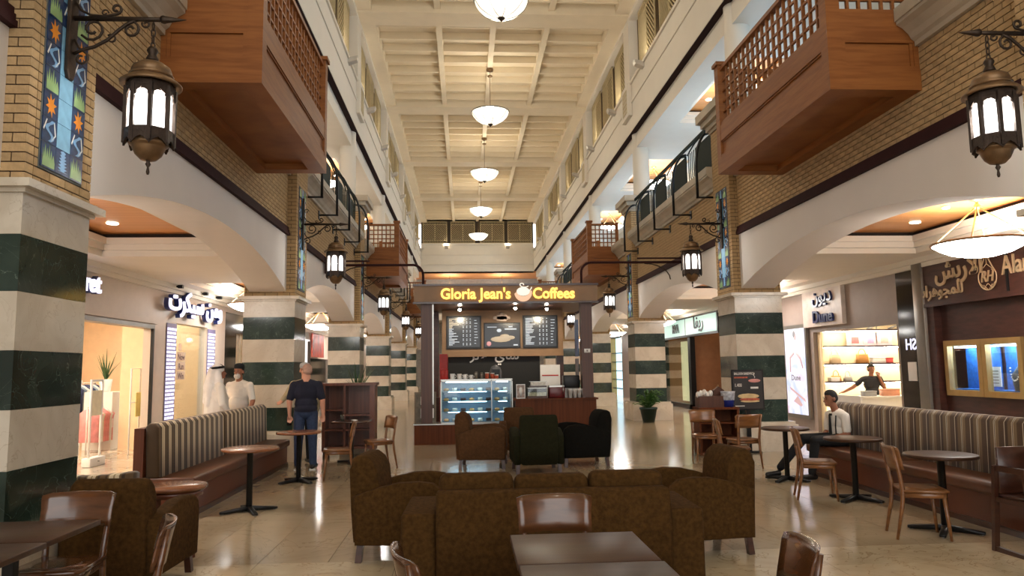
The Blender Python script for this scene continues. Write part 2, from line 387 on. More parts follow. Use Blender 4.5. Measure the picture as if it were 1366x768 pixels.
def column(side,k):
    sg,X,_,_=SIDES[side]; t=thing('striped_column','%s green and cream striped marble column of the %s arcade'%(ORD[k],side),'column',(X,CY(k),0),0,'striped arcade columns')
    # local frame: x grows away from the hall (0..CW), y 0..CW ; dx flips for the side
    d=lambda a:sg*a
    def B(mb,a0,a1,y0,y1,z0,z1,m=0): return mb.box(d(a0),d(a1),y0,y1,z0,z1,m)
    B(MB(),-.14,CW+.14,-.14,CW+.14,0,.50).build('plinth',m_cream,t)
    B(MB(),-.10,CW+.10,-.10,CW+.10,.50,.56).build('plinth_step',m_cream,t)
    zs=[.56,.98,1.405,1.825,2.25,2.665,2.97]
    for i in range(6):
        B(MB(),0,CW,0,CW,zs[i]+.001,zs[i+1]-.001).build('stripe_block',m_green if i%2==0 else m_cream,t)
    mb=MB(); B(mb,-.03,CW+.03,-.03,CW+.03,2.97,3.0); B(mb,-.09,CW+.09,-.09,CW+.09,3.0,3.06); mb.build('capital_slab',m_cream,t)
    B(MB(),.008,CW-.008,.008,CW-.008,3.06,6.6).build('pilaster_core',m_mortar,t)
    mz0,mz1,my0=3.22,5.22,.17
    # bricks
    bk=[]; z=3.06; c=0
    while z<6.55:
        z1=min(z+.0729,6.6); inm=mz0-.03<z+.03<mz1+.03
        e=c%2
        # front (towards the camera) and back of the pilaster
        for (ya,yb) in ((0,.1),):
            x=.0
            first=.22 if e else .105
            xs=[0,first]
            while xs[-1]<CW-.01: xs.append(min(xs[-1]+.23,CW))
            for a,b2 in zip(xs[:-1],xs[1:]):
                if b2-a>.03: bk.append((a,b2-.010,ya,yb,z,z1-.010))
        ys=[(.1 if e else .105)+.0]
        s0=.108 if e else .225
        # side (towards the hall)
        seg=[]
        yy=s0 if e else .108
        first=True
        yy=.108
        while yy<CW-.02:
            y2=min(yy+(.11 if (first and not e) else .22),CW); seg.append((yy,y2-.008)); yy=y2; first=False
        for a,b2 in seg:
            if inm:
                lo,hi=my0-.015,my0+.6+.015
                if b2<=lo or a>=hi: pass
                elif a<lo: b2=lo
                elif b2>hi: a=hi
                else: continue
            if b2-a>.02: bk.append((0,.1,a,b2,z,z1-.010))
        z+=.0729; c+=1
    if k==0:
        near=[q for q in bk if 3.0<q[4]<5.3][:290]; rest=[q for q in bk if q not in near]
        for (a,b2,y0,y1,z0,z1) in near:
            o=B(MB(),0,b2-a,0,y1-y0,0,z1-z0).build('brick',m_brick,t,(d(a),y0,z0),recalc=(sg<0))
    else: rest=bk
    mb=MB()
    for (a,b2,y0,y1,z0,z1) in rest: B(mb,a,b2,y0,y1,z0,z1)
    if rest: tag(mb.build('brickwork',m_brickb,t),kind='stuff')
    # mosaic
    mp=B(MB(),-.004,.05,my0-.015,my0+.615,mz0-.015,mz1+.015).build('mosaic_panel',t_grout,t)
    if k<=1:
        for r in range(10):
            for cc in range(3):
                q=cc if sg<0 else cc
                link('tile',TMM[pattern(q,r),-sg],mp,(d(-.004),my0+.1+.2*cc,mz0+.1+.2*r))
    else:
        mb=MB()
        for r in range(10):
            for cc in range(3):
                T=TM[pattern(cc,r),-sg]; mb.add([(v[0]+d(-.004),v[1]+my0+.1+.2*cc,v[2]+mz0+.1+.2*r) for v in T.v],T.f,0)
                n=len(T.f)
                for i,mm in enumerate(T.m): mb.m[len(mb.m)-n+i]=mm if mm else (5 if pattern(cc,r)=='plain' else 0)
        tag(mb.build('tile_field',[t_navy,t_or,t_gr,t_lb,t_wh,t_sky],mp),kind='stuff')
    # moulded cap of the pedestal and the round column of the gallery
    mb=MB()
    for (o2,z0,z1) in ((.03,6.56,6.62),(.08,6.62,6.72),(.16,6.72,6.84),(.24,6.84,6.90),(.24,6.90,7.02)):
        B(mb,-o2,CW+o2,-o2,CW+o2,z0,z1)
    mb.build('pedestal_cap',m_stone,t)
    MB().lathe([(.32,7.02),(.32,7.1),(.27,7.14),(.26,9.2),(.26,9.7)],(d(.5),.475,0),24).build('round_shaft',m_white,t)
    return t
for side in SIDES:
    for k in range(6): column(side,k)
# ---- arcade walls
ARC=[]
def arch_pts(y0,y1,zs=3.15,rise=.58,n=20):
    h=(y1-y0)/2; R=(h*h+rise*rise)/(2*rise); cy=(y0+y1)/2; cz=zs+rise-R
    a0=math.asin(h/R); return [(cy+R*math.sin(-a0+2*a0*i/n),cz+R*math.cos(-a0+2*a0*i/n)) for i in range(n+1)]
BALC={1:(8.08,11.93),3:(25.28,29.1),5:(42.5,46.3)}
BALK={0:BALC[1],2:BALC[3],4:BALC[5]}
lat_me=None
def lattice_mesh(w,h):
    b=MB(); f=.045
    b.box(0,.04,0,w,0,f); b.box(0,.04,0,w,h-f,h); b.box(0,.04,0,f,0,h); b.box(0,.04,w-f,w,0,h)
    for z in (.22,h-.22-f): b.box(0,.04,0,w,z,z+.03)
    b.box(.0,.04,w/2-.02,w/2+.02,.22,h-.22)
    nb=int(w/.12)
    for i in range(1,nb):
        y=i*w/nb
        for z0,z1 in ((0,.22),(h-.22,h)): b.box(.005,.035,y-.012,y+.012,z0,z1)
    for z in (.11,h-.12): b.box(.005,.035,0,w,z,z+.02)
    H=h-.44; hw=w/2
    for s in (0,1):
        n=10
        for i in range(n+5):
            z0=.22-hw+i*(H+hw)/(n+5)+.1; za,zb=(z0,z0+hw) if s==0 else (z0+hw,z0); ya,yb=s*hw,s*hw+hw
            def clip(y1,z1,y2,z2):
                lo,hi=.24,h-.24; 
                pts=[]
                for t in (0,1): pts.append([y1+(y2-y1)*t,z1+(z2-z1)*t])
                tt=[0,1]
                if z1!=z2:
                    ta=(lo-z1)/(z2-z1); tb=(hi-z1)/(z2-z1); t0=max(0,min(ta,tb)); t1=min(1,max(ta,tb))
                    if t1-t0<.05: return None
                    return (y1+(y2-y1)*t0,z1+(z2-z1)*t0,y1+(y2-y1)*t1,z1+(z2-z1)*t1)
            q=clip(ya,za,yb,zb)
            if q: b.bar((.02,q[0],q[1]),(.02,q[2],q[3]),.035,.03,up=(1,0,0))
    return b
m_lat=P('lattice_paint',rgb(190,172,132),.6,var=.05)
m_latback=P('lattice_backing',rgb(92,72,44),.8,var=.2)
lat=lattice_mesh(1.95,2.0).mesh('lattice_panel',m_lat)
for side,(sg,X,WX,SX) in SIDES.items():
    d=lambda a:WX+sg*a
    mb=MB()
    for k in range(-1,6):
        y0,y1=CY(k)+CW,CY(k+1)
        if k==5: y1=YE
        pts=arch_pts(y0,y1)
        n=len(pts)
        # front / back faces in strips, soffit
        for i in range(n-1):
            (ya,za),(yb,zb)=pts[i],pts[i+1]
            for xx in (0,.68): mb.add([(d(xx),ya,za),(d(xx),yb,zb),(d(xx),yb,4.22),(d(xx),ya,4.22)],[(0,1,2,3)])
            mb.add([(d(0),ya,za),(d(0),yb,zb),(d(.68),yb,zb),(d(.68),ya,za)],[(0,1,2,3)],0,True)
    o=tag(mb.build('wall_%s'%side,m_wall),'cream arcade wall with shallow arches and brick upper course',None,None,'structure')
    wall=o
    mb=MB(); mb.box(d(.016),d(.68),YB,YE,4.22,5.42); mb.build('brick_backing',m_mortar,wall)
    mb=MB()
    for k in range(-1,6):
        y0,y1=CY(k)+CW,min(CY(k+1),YE)
        for p,(a,b2) in zip((.06,.045,.03),((4.22,4.27),(4.275,4.325),(4.33,4.38))): mb.box(d(-p),d(.02),y0,y1,a,b2)
    mb.build('maroon_moulding',m_mould,wall)
    # bricks of the bays
    objs=[];rest=[]
    for k in range(0,6):
        y0,y1=CY(k)+CW,min(CY(k+1),YE)
        for r in range(14):
            z=4.383+r*.0729; y=y0-(.1125 if r%2 else 0)
            while y<y1:
                a,b2=max(y,y0),min(y+.2135,y1)
                if b2-a>.03: (objs if k==0 else rest).append((a,b2,z,z+.0615,k))
                y+=.225
    bx0,bx1=BALC[1]
    vis=[q for q in objs if not(q[2]>4.98 and bx0-.2<q[0]<bx1+1.0) and q[0]>6.7]
    vis.sort(key=lambda q:q[0]); pick=vis[:298]; ps=set(pick)
    full=MB().box(0,sg*.012+sg*.004,0,.2135,0,.0615).mesh('brick',m_brick)
    for q in pick:
        if abs(q[1]-q[0]-.2135)<1e-4: link('brick',full,wall,(d(0),q[0],q[2]))
        else: MB().box(0,sg*.016,0,q[1]-q[0],0,.0615).build('brick',m_brick,wall,(d(0),q[0],q[2]))
    mb=MB()
    for q in objs+rest:
        if q not in ps: mb.box(d(0),d(.016),q[0],q[1],q[2],q[3])
    tag(mb.build('brickwork',m_brickb,wall,recalc=False),kind='stuff')
    # cornice, broken at the balconies
    prof=[(0.02,5.40),(-.05,5.40),(-.05,5.46),(-.09,5.49),(-.12,5.55),(-.19,5.62),(-.26,5.66),(-.26,5.70),(-.28,5.70),(-.28,5.86),(.02,5.86)]
    for k in range(-1,6):
        y0,y1=CY(k)+CW,min(CY(k+1),YE)
        segs=[(y0,y1)]
        if k in BALK: segs=[(y0,BALK[k][0]-.0),(BALK[k][1],y1)]
        for a,b2 in segs: MB().prism([(d(p),z) for p,z in prof],'y',a,b2).build('cornice',m_stone,wall)
    MB().box(d(.02),d(.68),YB,YE,5.42,5.86).build('parapet',m_white,wall)
    # gallery floor and ceiling
    mb=MB(); mb.box(d(.68),SX+sg*4,YB,70,5.45,5.84); tag(mb.build('floor_gallery_%s'%side,m_white),kind='structure')
    # ---- beam and clerestory
    up=MB(); up.box(d(0),d(.9),YB,YE,9.22,10.8); up.box(d(-.05),d(.1),YB,YE,10.72,10.82); up.box(d(-.03),d(.1),YB,YE,10.1,10.14)
    up.box(d(.30),d(.95),YB,YE,10.8,ZC+.4); up.box(d(.0),d(.3),YB,YE,12.95,ZC+.4)
    upper=tag(up.build('wall_%s_clerestory'%side,m_white),'white clerestory wall with lattice screens',None,None,'structure')
    MB().box(d(.01),d(.2),YB,YE,9.205,9.22).build('plum_soffit_strip',m_slot,upper)
    MB().box(d(.18),d(.8),YB,YE,8.72,9.2).build('lower_beam',m_white,upper)
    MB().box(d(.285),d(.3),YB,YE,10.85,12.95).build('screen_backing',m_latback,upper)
    for k in range(1,7):
        y0=CY(k); 
        if k<6:
            mb=MB(); mb.box(d(-.12),d(.1),y0-.02,y0+.97,9.7,10.78); mb.box(d(-.02),d(.3),y0+.1,y0+.85,10.8,12.95); mb.build('beam_block',m_white,upper)
            g=MB()
            for i in range(6): g.box(d(-.13),d(-.12),y0+.2+i*.11,y0+.22+i*.11,9.85,10.6); g.box(d(-.13),d(-.12),y0+.2,y0+.77,9.85+i*.15,9.87+i*.15)
            g.build('block_grille',m_lat,upper)
    for k in range(1,6):
        for i in range(3):
            yy=CY(k)+CW+.3+i*2.45
            if yy+1.95<YE: link('lattice_panel',lat,upper,(d(.16) if sg>0 else d(.2),yy,10.9))
# ---- ceiling of the hall
cl=MB(); cl.box(-4.3,6.4,YB,YE+1,ZC+.34,ZC+.5)
ceiling=tag(cl.build('ceiling',m_ceil),kind='structure')
for k in range(0,7):
    yy=CY(k)
    MB().box(WL,WR,yy,yy+.95,ZC-.1,ZC+.34).build('cross_beam',m_ceil,ceiling)
for x0,x1 in ((WL,WL+.45),(WR-.45,WR)): MB().box(x0,x1,YB,YE,ZC-.05,ZC+.34).build('edge_beam',m_ceil,ceiling)
xs=[WL+.45,WL+2.55,1.03,WR-2.55,WR-.45]
rib=MB().box(0,1,0,.08,0,.26).mesh('rib',m_ceil)
for k in range(0,6):
    y0,y1=CY(k)+.95,CY(k+1)
    if k==5:y1=YE
    for x in xs[1:-1]: MB().box(-.1,.1,0,y1-y0,0,.32).build('long_rib',m_ceil,ceiling,(x,y0,ZC+.02))
    if k==0: continue
    for j in range(8):
        yy=y0+.45+j*(y1-y0-.9)/7-.05
        for a,b2 in zip(xs[:-1],xs[1:]):
            o=link('rib',rib,ceiling,(a,yy,ZC+.08)); o.scale=(b2-a,1,1)
# ---- end wall
ew=MB()
ew.box(WL,WR,YE,YE+.6,9.15,ZC+.4); ew.box(WL,WR,YE-.12,YE,9.75,9.82); ew.box(WL,WR,YE-.06,YE,10.5,10.56); ew.box(WL,WR,YE-.15,YE,11.3,11.42)
endw=tag(ew.build('wall_end',m_white),kind='structure')
MB().box(WL,WR,YE-.012,YE,11.42,13.2).build('screen_backing',P('end_screen_backing',rgb(52,40,28),.8),endw)
latE=lattice_mesh(1.9,1.75).mesh('lattice_panel',m_lat)
for x in (WL+.12,WL+2.3,WL+4.6,WL+6.78):
    o=link('lattice_panel',latE,endw,(x,YE-.02,11.43)); o.rotation_euler=(0,0,-PI/2)
# lower storey and gallery bridge at the end of the hall
eb=MB(); eb.box(-12,14,YE+4.5,YE+4.7,0,10)
tag(eb.build('wall_end_lower',P('end_room_paint',rgb(170,166,158),.7)),kind='structure')
mb=MB(); mb.box(-4,6.2,YE-.2,YE+4.5,5.4,5.85); mb.box(-4,6.2,YE,YE+4.5,9.15,9.2,1)
tag(mb.build('floor_gallery_end',[m_white,m_woodceil]),kind='structure')
# ================================================================== AISLES, LAMPS
m_revshadow=P('reveal_shadow',rgb(40,26,18),.8)  # dark colour standing in for the shadow line round the coffer tops
def area(name,loc,size,power,col,parent=None,rot=(0,0,0),sy=None):
    l=bpy.data.lights.new(name,'AREA'); l.energy=power; l.color=col; l.size=size
    if sy: l.shape='RECTANGLE'; l.size_y=sy
    o=bpy.data.objects.new(name,l); COL.objects.link(o); o.location=loc; o.rotation_euler=rot
    if parent: o.parent=parent
    return o
def coffers(side,zc,name,wz,lowmat):
    sg,X,WX,SX=SIDES[side]; d=lambda a:WX+sg*a
    W=abs(SX-WX); mb=MB(); a0,a1=.68,W
    for k in range(-1,6):
        y0=CY(k)+CW; y1=CY(k+1); c=(y0+y1)/2; h=2.35
        ya,yb=y0-CW/2,y1+CW/2
        if k==5: yb=YE+6; 
        iz=.30 if zc<5 else 0
        mb.box(d(a0),d(a0+.40),ya,yb,zc+iz,zc+.32); mb.box(d(a1-.50),d(a1),ya,yb,zc,zc+.32)
        mb.box(d(a0+.4),d(a1-.5),ya,c-h,zc,zc+.32); mb.box(d(a0+.4),d(a1-.5),c+h,yb,zc,zc+.32)
        if iz: mb.box(d(a0),d(a0+.4),ya,c-h,zc,zc+.3); mb.box(d(a0),d(a0+.4),c+h,yb,zc,zc+.3)
        # stepped moulding
        for s_,z_ in ((.07,.10),(.13,.2)):
            if not iz: mb.box(d(a0+.4),d(a0+.4+s_),c-h,c+h,zc+z_,zc+z_+.1)
            mb.box(d(a1-.5-s_),d(a1-.5),c-h,c+h,zc+z_,zc+z_+.1)
            mb.box(d(a0 if iz else a0+.4),d(a1-.5),c-h,c-h+s_,zc+z_,zc+z_+.1); mb.box(d(a0 if iz else a0+.4),d(a1-.5),c+h-s_,c+h,zc+z_,zc+z_+.1)
    o=tag(mb.build(name,m_white),kind='structure')
    mb=MB(); mb.box(d(a0),d(a1),YB,YE+6,zc+wz,zc+wz+.05); mb.build('plank_panel',m_woodceil,o)
    mb=MB()
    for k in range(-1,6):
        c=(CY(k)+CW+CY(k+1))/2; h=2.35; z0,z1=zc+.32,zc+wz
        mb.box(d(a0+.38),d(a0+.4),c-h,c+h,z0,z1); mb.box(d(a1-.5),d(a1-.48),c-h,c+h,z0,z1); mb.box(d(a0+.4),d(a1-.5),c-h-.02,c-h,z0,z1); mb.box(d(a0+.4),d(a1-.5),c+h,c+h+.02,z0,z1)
    mb.build('reveal_shadow',m_revshadow,o)  # strips painted dark as the shade just below the planks
    return o
for side in SIDES:
    ca=coffers(side,3.60,'ceiling_aisle_%s'%side,.38,m_white)
    cg=coffers(side,8.95,'ceiling_gallery_%s'%side,.38,m_white)
    sg,X,WX,SX=SIDES[side]
    # wooden/white cornice under the aisle ceiling along the shops
    mb=MB()
    for p,z0,z1 in ((.16,3.5,3.6),(.08,3.42,3.5)): mb.box(SX,SX-sg*p,YB,YE+4,z0,z1)
    mb.build('shop_cornice',m_white,ca)
    lens=MB().lathe([(.001,.0),(.085,.0),(.085,.012),(.001,.012)],n=16).mesh('downlight_lens',m_spot)
    for k in range(0,6):
        c=(CY(k)+CW+CY(k+1))/2
        for dy in (-1.4,1.4):
            link('downlight',lens,ca,((WX+SX)/2+sg*.5,c+dy,3.965)); link('downlight',lens,cg,((WX+SX)/2+sg*.1,c+dy,9.315))
    sm=MB().lathe([(.001,-.04),(.05,-.04),(.06,-.02),(.06,0)],n=12).mesh('smoke_detector',m_white)
    link('smoke_detector',sm,ca,((WX+SX)/2+sg*.2,11.6-1.2,3.975))
# ---- big pendant bowls of the hall
def pendant(Y,lab):
    t=thing('pendant_bowl_lamp',lab,'pendant lamp',(1.03,Y,10.95),0,'bowl pendants down the hall')
    R=.76; prof=[(.03,0)]+[(R*math.sin(a),.48*(1-math.cos(a))/(1-math.cos(1.25))) for a in [1.25*i/10 for i in range(1,11)]]
    mx=prof[-1]; 
    b=MB(); b.lathe(prof+[(mx[0]-.02,mx[1])],n=32); b.build('bowl',m_bowl,t)
    rr=mx[0]; MB().tube([(rr*math.cos(2*PI*i/32),rr*math.sin(2*PI*i/32),mx[1]) for i in range(32)],.018,6,closed=True).build('rim',m_dbronze,t)
    for j in range(8):
        a=2*PI*j/8+.2; MB().tube([((r+.006)*math.cos(a),(r+.006)*math.sin(a),z-.004) for r,z in prof],.009,4).build('rib',m_dbronze,t)
    MB().lathe([(.01,-.1),(.03,-.07),(.07,-.03),(.1,.0),(.1,.03)],n=14).build('finial',m_dbronze,t)
    MB().tube([(0,0,.0),(0,0,2.1)],.014,6).build('rod',m_bronze,t)
    l=bpy.data.lights.new('bowl_bulb','POINT'); l.energy=P_BOWL; l.color=(1,.97,.91); l.shadow_soft_size=.14; lo=bpy.data.objects.new('bowl_bulb',l); COL.objects.link(lo); lo.parent=t; lo.location=(0,0,.26)
    MB().lathe([(.02,1.86),(.10,1.9),(.10,1.93),(.02,1.95)],n=14).build('collar',m_bronze,t)
    MB().lathe([(.02,2.08),(.13,2.12),(.14,2.2)],n=14).build('ceiling_rose',m_bronze,t)
    return t
pl=['nearest, cut by the top edge of the picture','second from the camera','third from the camera','fourth from the camera','farthest, before the end lattice']
for i,k in enumerate((1,2,3,4,5)):
    pendant((CY(k)+CW+CY(k+1))/2-.1,'alabaster bowl pendant with bronze ribs, %s'%pl[i])
pendant((CY(0)+CW+CY(1))/2,'large alabaster bowl pendant overhead, above the picture')
pendant(1.5,'large alabaster bowl pendant above the camera, out of the picture')
# ---- bowls over aisles and galleries
def aisle_bowl(mat,zr=0):
    t=thing('shallow_bowl_pendant','x','pendant lamp')
    R=.62
    MB().lathe([(.02,-.2),(.2,-.185),(.38,-.14),(.52,-.07),(R,0),(R-.03,.005)],n=28).build('bowl',mat,t)
    MB().tube([(R*math.cos(2*PI*i/28),R*math.sin(2*PI*i/28),.005) for i in range(28)],.018,6,closed=True).build('rim',m_bronze,t)
    for j in range(4):
        a=PI/4+j*PI/2; MB().tube([(R*math.cos(a),R*math.sin(a),.01),(.02*math.cos(a),.02*math.sin(a),.52)],.011,5).build('rod',m_brass,t)
    MB().lathe([(.03,.5),(.05,.54),(.02,.58),(.02,.62),(.09,.63),(.09,.65)],n=12).build('ceiling_rose',m_brass,t)
    return t
m_brass=P('pale_brass',rgb(196,170,120),.35,.7,.08)
pa=aisle_bowl(m_abowl); pg=aisle_bowl(m_gbowl)
first={'a':pa,'g':pg}
km={}
for c in bpy.data.objects:
    if c.parent: km.setdefault(c.parent.name,[]).append(c)
for side in SIDES:
    sg,X,WX,SX=SIDES[side]; xm=(WX+sg*.68+SX)/2
    for k in range(0,6):
        c=(CY(k)+CW+CY(k+1))/2-((.3 if side=='right' else 1.9) if k==0 else 0)
        for q,z,lv in (('a',3.33,'ground aisle'),('g',8.68,'upper gallery')):
            if q=='g' and k==0 : continue
            lab='shallow white bowl pendant on brass rods, %s one in the %s %s'%(ORD[k],side,lv)
            if first[q]: t=first[q]; first[q]=None
            else: t=copy_tree(pa if q=='a' else pg,kmap=km)
            t.location=(xm,c,z); tag(t,lab,None,'bowl pendants in the aisles and galleries')
# ---- lanterns on scrolled brackets (local: +x is the way the arm points)
def spiral(c,r0,r1,a0,turns,n=14): return [(c[0]+(r0+(r1-r0)*i/n)*math.cos(a0+turns*2*PI*i/n),0,c[1]+(r0+(r1-r0)*i/n)*math.sin(a0+turns*2*PI*i/n)) for i in range(n+1)]
def lantern():
    t=thing('hanging_lantern','x','lantern')
    MB().rprism([(-.06,-.46),(-.03,-.52),(.03,-.52),(.06,-.46),(.06,.46),(.03,.52),(-.03,.52),(-.06,.46)],'x',0,.035,.008,1,smooth=False).build('back_plate',m_iron,t)
    a=MB(); a.tube([(.03,0,0),(.6,0,0),(.74,0,0)],[.022,.02,.02],8); a.tube([(.72,0,0),(.74,0,0),(.76,0,0),(.92,0,0)],[.03,.036,.03,.003],8); a.build('arm',m_iron,t)
    def sc(pts,r=.011): MB().tube(pts,r,6).build('scroll',m_iron,t)
    sc([(.04,0,-.30),(.1,0,-.27),(.2,0,-.24),(.3,0,-.18),(.38,0,-.1),(.45,0,-.04),(.52,0,-.01)],.014)
    sc(spiral((.18,-.09),.10,.03,-2.6,1.3)); sc(spiral((.48,-.09),.075,.02,1.7,-1.2)); sc(spiral((.33,-.17),.04,.012,2.4,-1.2),.008)
    sc([(.03,0,.15),(.08,0,.07),(.16,0,.03),(.27,0,.02),(.36,0,.04)]+[(p[0],0,p[2]) for p in spiral((.36,.085),.045,.015,-1.4,1.1)],.011)
    sc(spiral((.07,.26),.05,.015,0,1.2),.009); sc([(.04,0,-.18),(.08,0,-.25)]+spiral((.1,-.34),.06,.02,1.2,-1.0),.010); sc(spiral((.6,-.04),.035,.012,2.8,1.0),.008); sc(spiral((.27,.05),.03,.01,0,1.0),.007)
    X=.66
    for i in range(4):
        z=-.06-i*.055; h=.035; w=.016
        pts=[(X+(w*math.cos(q) if i%2 else 0),(0 if i%2 else w*math.cos(q)),z+h*math.sin(q)) for q in [2*PI*j/10 for j in range(10)]]
        MB().tube(pts,.006,5,closed=True).build('chain_link',m_iron,t)
    Zb=-.54                      # brim height
    MB().lathe([(.03,.30),(.045,.27),(.03,.24),(.045,.21),(.05,.19),(.03,.18),(.02,.18)][::-1],(X,0,Zb),12).build('knob',m_iron,t)
    MB().lathe([(.02,.18),(.09,.165),(.14,.13),(.155,.09),(.145,.075),(.17,.06),(.165,.05),(.155,.04)][::-1],(X,0,Zb),20).build('dome',m_bronze,t)
    MB().lathe([(.10,.045),(.155,.045),(.20,.015),(.235,-.015),(.232,-.03),(.19,-.02),(.14,.0)],(X,0,Zb),24).build('brim',m_bronze,t)
    MB().lathe([(.17,-.10),(.185,-.07),(.185,-.03),(.17,-.0)],(X,0,Zb),8,ph=PI/8,smooth=False).build('top_frieze',m_dbronze,t)
    R=.178
    for j in range(8):
        a=PI/8+j*PI/4; x,y=X+R*math.cos(a),R*math.sin(a)
        MB().bar((x,y,Zb-.05),(x,y,Zb-.52),.030,.030).build('mullion',m_dbronze,t)
    ap=R*math.cos(PI/8); hw=R*math.sin(PI/8)-.010
    for j in range(8):
        a=j*PI/4; 
        pts=[(-hw,-.41),(hw,-.41),(hw,-.17),(hw*.75,-.145),(hw*.72,-.12),(hw*.35,-.105),(0,-.085),(-hw*.35,-.105),(-hw*.72,-.12),(-hw*.75,-.145),(-hw,-.17)]
        b=MB(); b.prism(pts,'x',ap-.018,ap-.010); b.xf(Matrix.Translation((X,0,Zb))@Matrix.Rotation(a,4,'Z')); b.build('pane',m_lant,t)
        b=MB(); top=[(hw+.01,-.05),(-hw-.01,-.05)]; b.prism([(-hw-.008,-.05),(hw+.008,-.05),(hw+.008,-.17)]+pts[3:10]+[(-hw-.008,-.17)],'x',ap-.010,ap+.004); b.xf(Matrix.Translation((X,0,Zb))@Matrix.Rotation(a,4,'Z')); b.build('pane_spandrel',m_dbronze,t)
        b=MB(); sk=[(-hw-.01,-.405),(hw+.01,-.405),(hw+.012,-.50),(hw+.012,-.545),(hw*.5,-.50),(0,-.485),(-hw*.5,-.50),(-hw-.012,-.545),(-hw-.012,-.50)]
        b.prism(sk,'x',ap-.006,ap+.010); b.xf(Matrix.Translation((X,0,Zb))@Matrix.Rotation(a,4,'Z')); b.build('skirt_panel',m_dbronze,t)
    MB().lathe([(.008,-.76),(.014,-.74),(.008,-.70),(.022,-.675),(.012,-.655),(.02,-.645)],(X,0,Zb),10).build('finial',m_iron,t)
    MB().lathe([(.02,-.65),(.06,-.64),(.10,-.60),(.125,-.545),(.13,-.53),(.15,-.52),(.15,-.505),(.13,-.49),(.16,-.47),(.16,-.46),(.02,-.46)],(X,0,Zb),20).build('lower_bowl',m_bronze,t)
    l=bpy.data.lights.new('lantern_bulb','POINT'); l.energy=P_LANT; l.color=(1,.96,.9); l.shadow_soft_size=.05; lo=bpy.data.objects.new('lantern_bulb',l); COL.objects.link(lo); lo.parent=t; lo.location=(X,0,Zb-.22)
    return t
ln=lantern(); usedL=False
km={}
for c in bpy.data.objects:
    if c.parent: km.setdefault(c.parent.name,[]).append(c)
for side in SIDES:
    sg,X,WX,SX=SIDES[side]
    for k in range(6):
        lab='lit bronze octagonal lantern on scrolled iron bracket, %s on the %s side'%(ORD[k],side)
        t=copy_tree(ln,kmap=km) if usedL else ln
        usedL=True; t.location=(X-sg*.013,CY(k)+.47,4.53); t.rotation_euler=(0,0,0 if sg<0 else PI); tag(t,lab,None,'bracket lanterns along the arcades')
# ---- uplights on the clerestory ledge
m_upl=P('uplight_housing',rgb(196,190,180),.4,.3)
m_uplens=EM('uplight_lens',(1,.82,.5,1),4)
up_me=MB().prism([(0,0),(.26,.10),(.30,.22),(.0,.16)],'y',-.13,.13).mesh('housing',m_upl)
ul_me=MB().prism([(.04,.168),(.20,.200),(.20,.206),(.04,.174)],'y',-.10,.10).mesh('lens',m_uplens)
nU={'left':0,'right':0}
UORD=['first','second','third','fourth','fifth','sixth','seventh','eighth','ninth','tenth','eleventh']
def uplight(loc,rz,lab):
    t=thing('wall_uplight',lab,'wall light',loc,rz,'uplights on the clerestory ledge')
    link('housing',up_me,t); link('lens',ul_me,t)
    l=bpy.data.lights.new('uplight_lamp','AREA'); l.energy=E_UP; l.color=(1,.9,.74); l.size=.24
    o=bpy.data.objects.new('uplight_lamp',l); COL.objects.link(o); o.parent=t; o.location=(.17,0,.26); o.rotation_euler=(PI,-.12,0)
for side in SIDES:
    sg,X,WX,SX=SIDES[side]
    for k in range(1,6):
        c=(CY(k)+CW+CY(k+1))/2
        for dy in (-2.2,2.2):
            if c+dy>YE-.5: continue
            uplight((WX,c+dy,10.6),0 if sg<0 else PI,'small grey wedge uplight on the %s clerestory wall, %s from the camera'%(side,UORD[nU[side]])); nU[side]+=1
for i,x in enumerate((-1.4,3.4)): uplight((x,YE,11.0),-PI/2,'small grey wedge uplight on the end wall, %s one'%('left' if i==0 else 'right'))
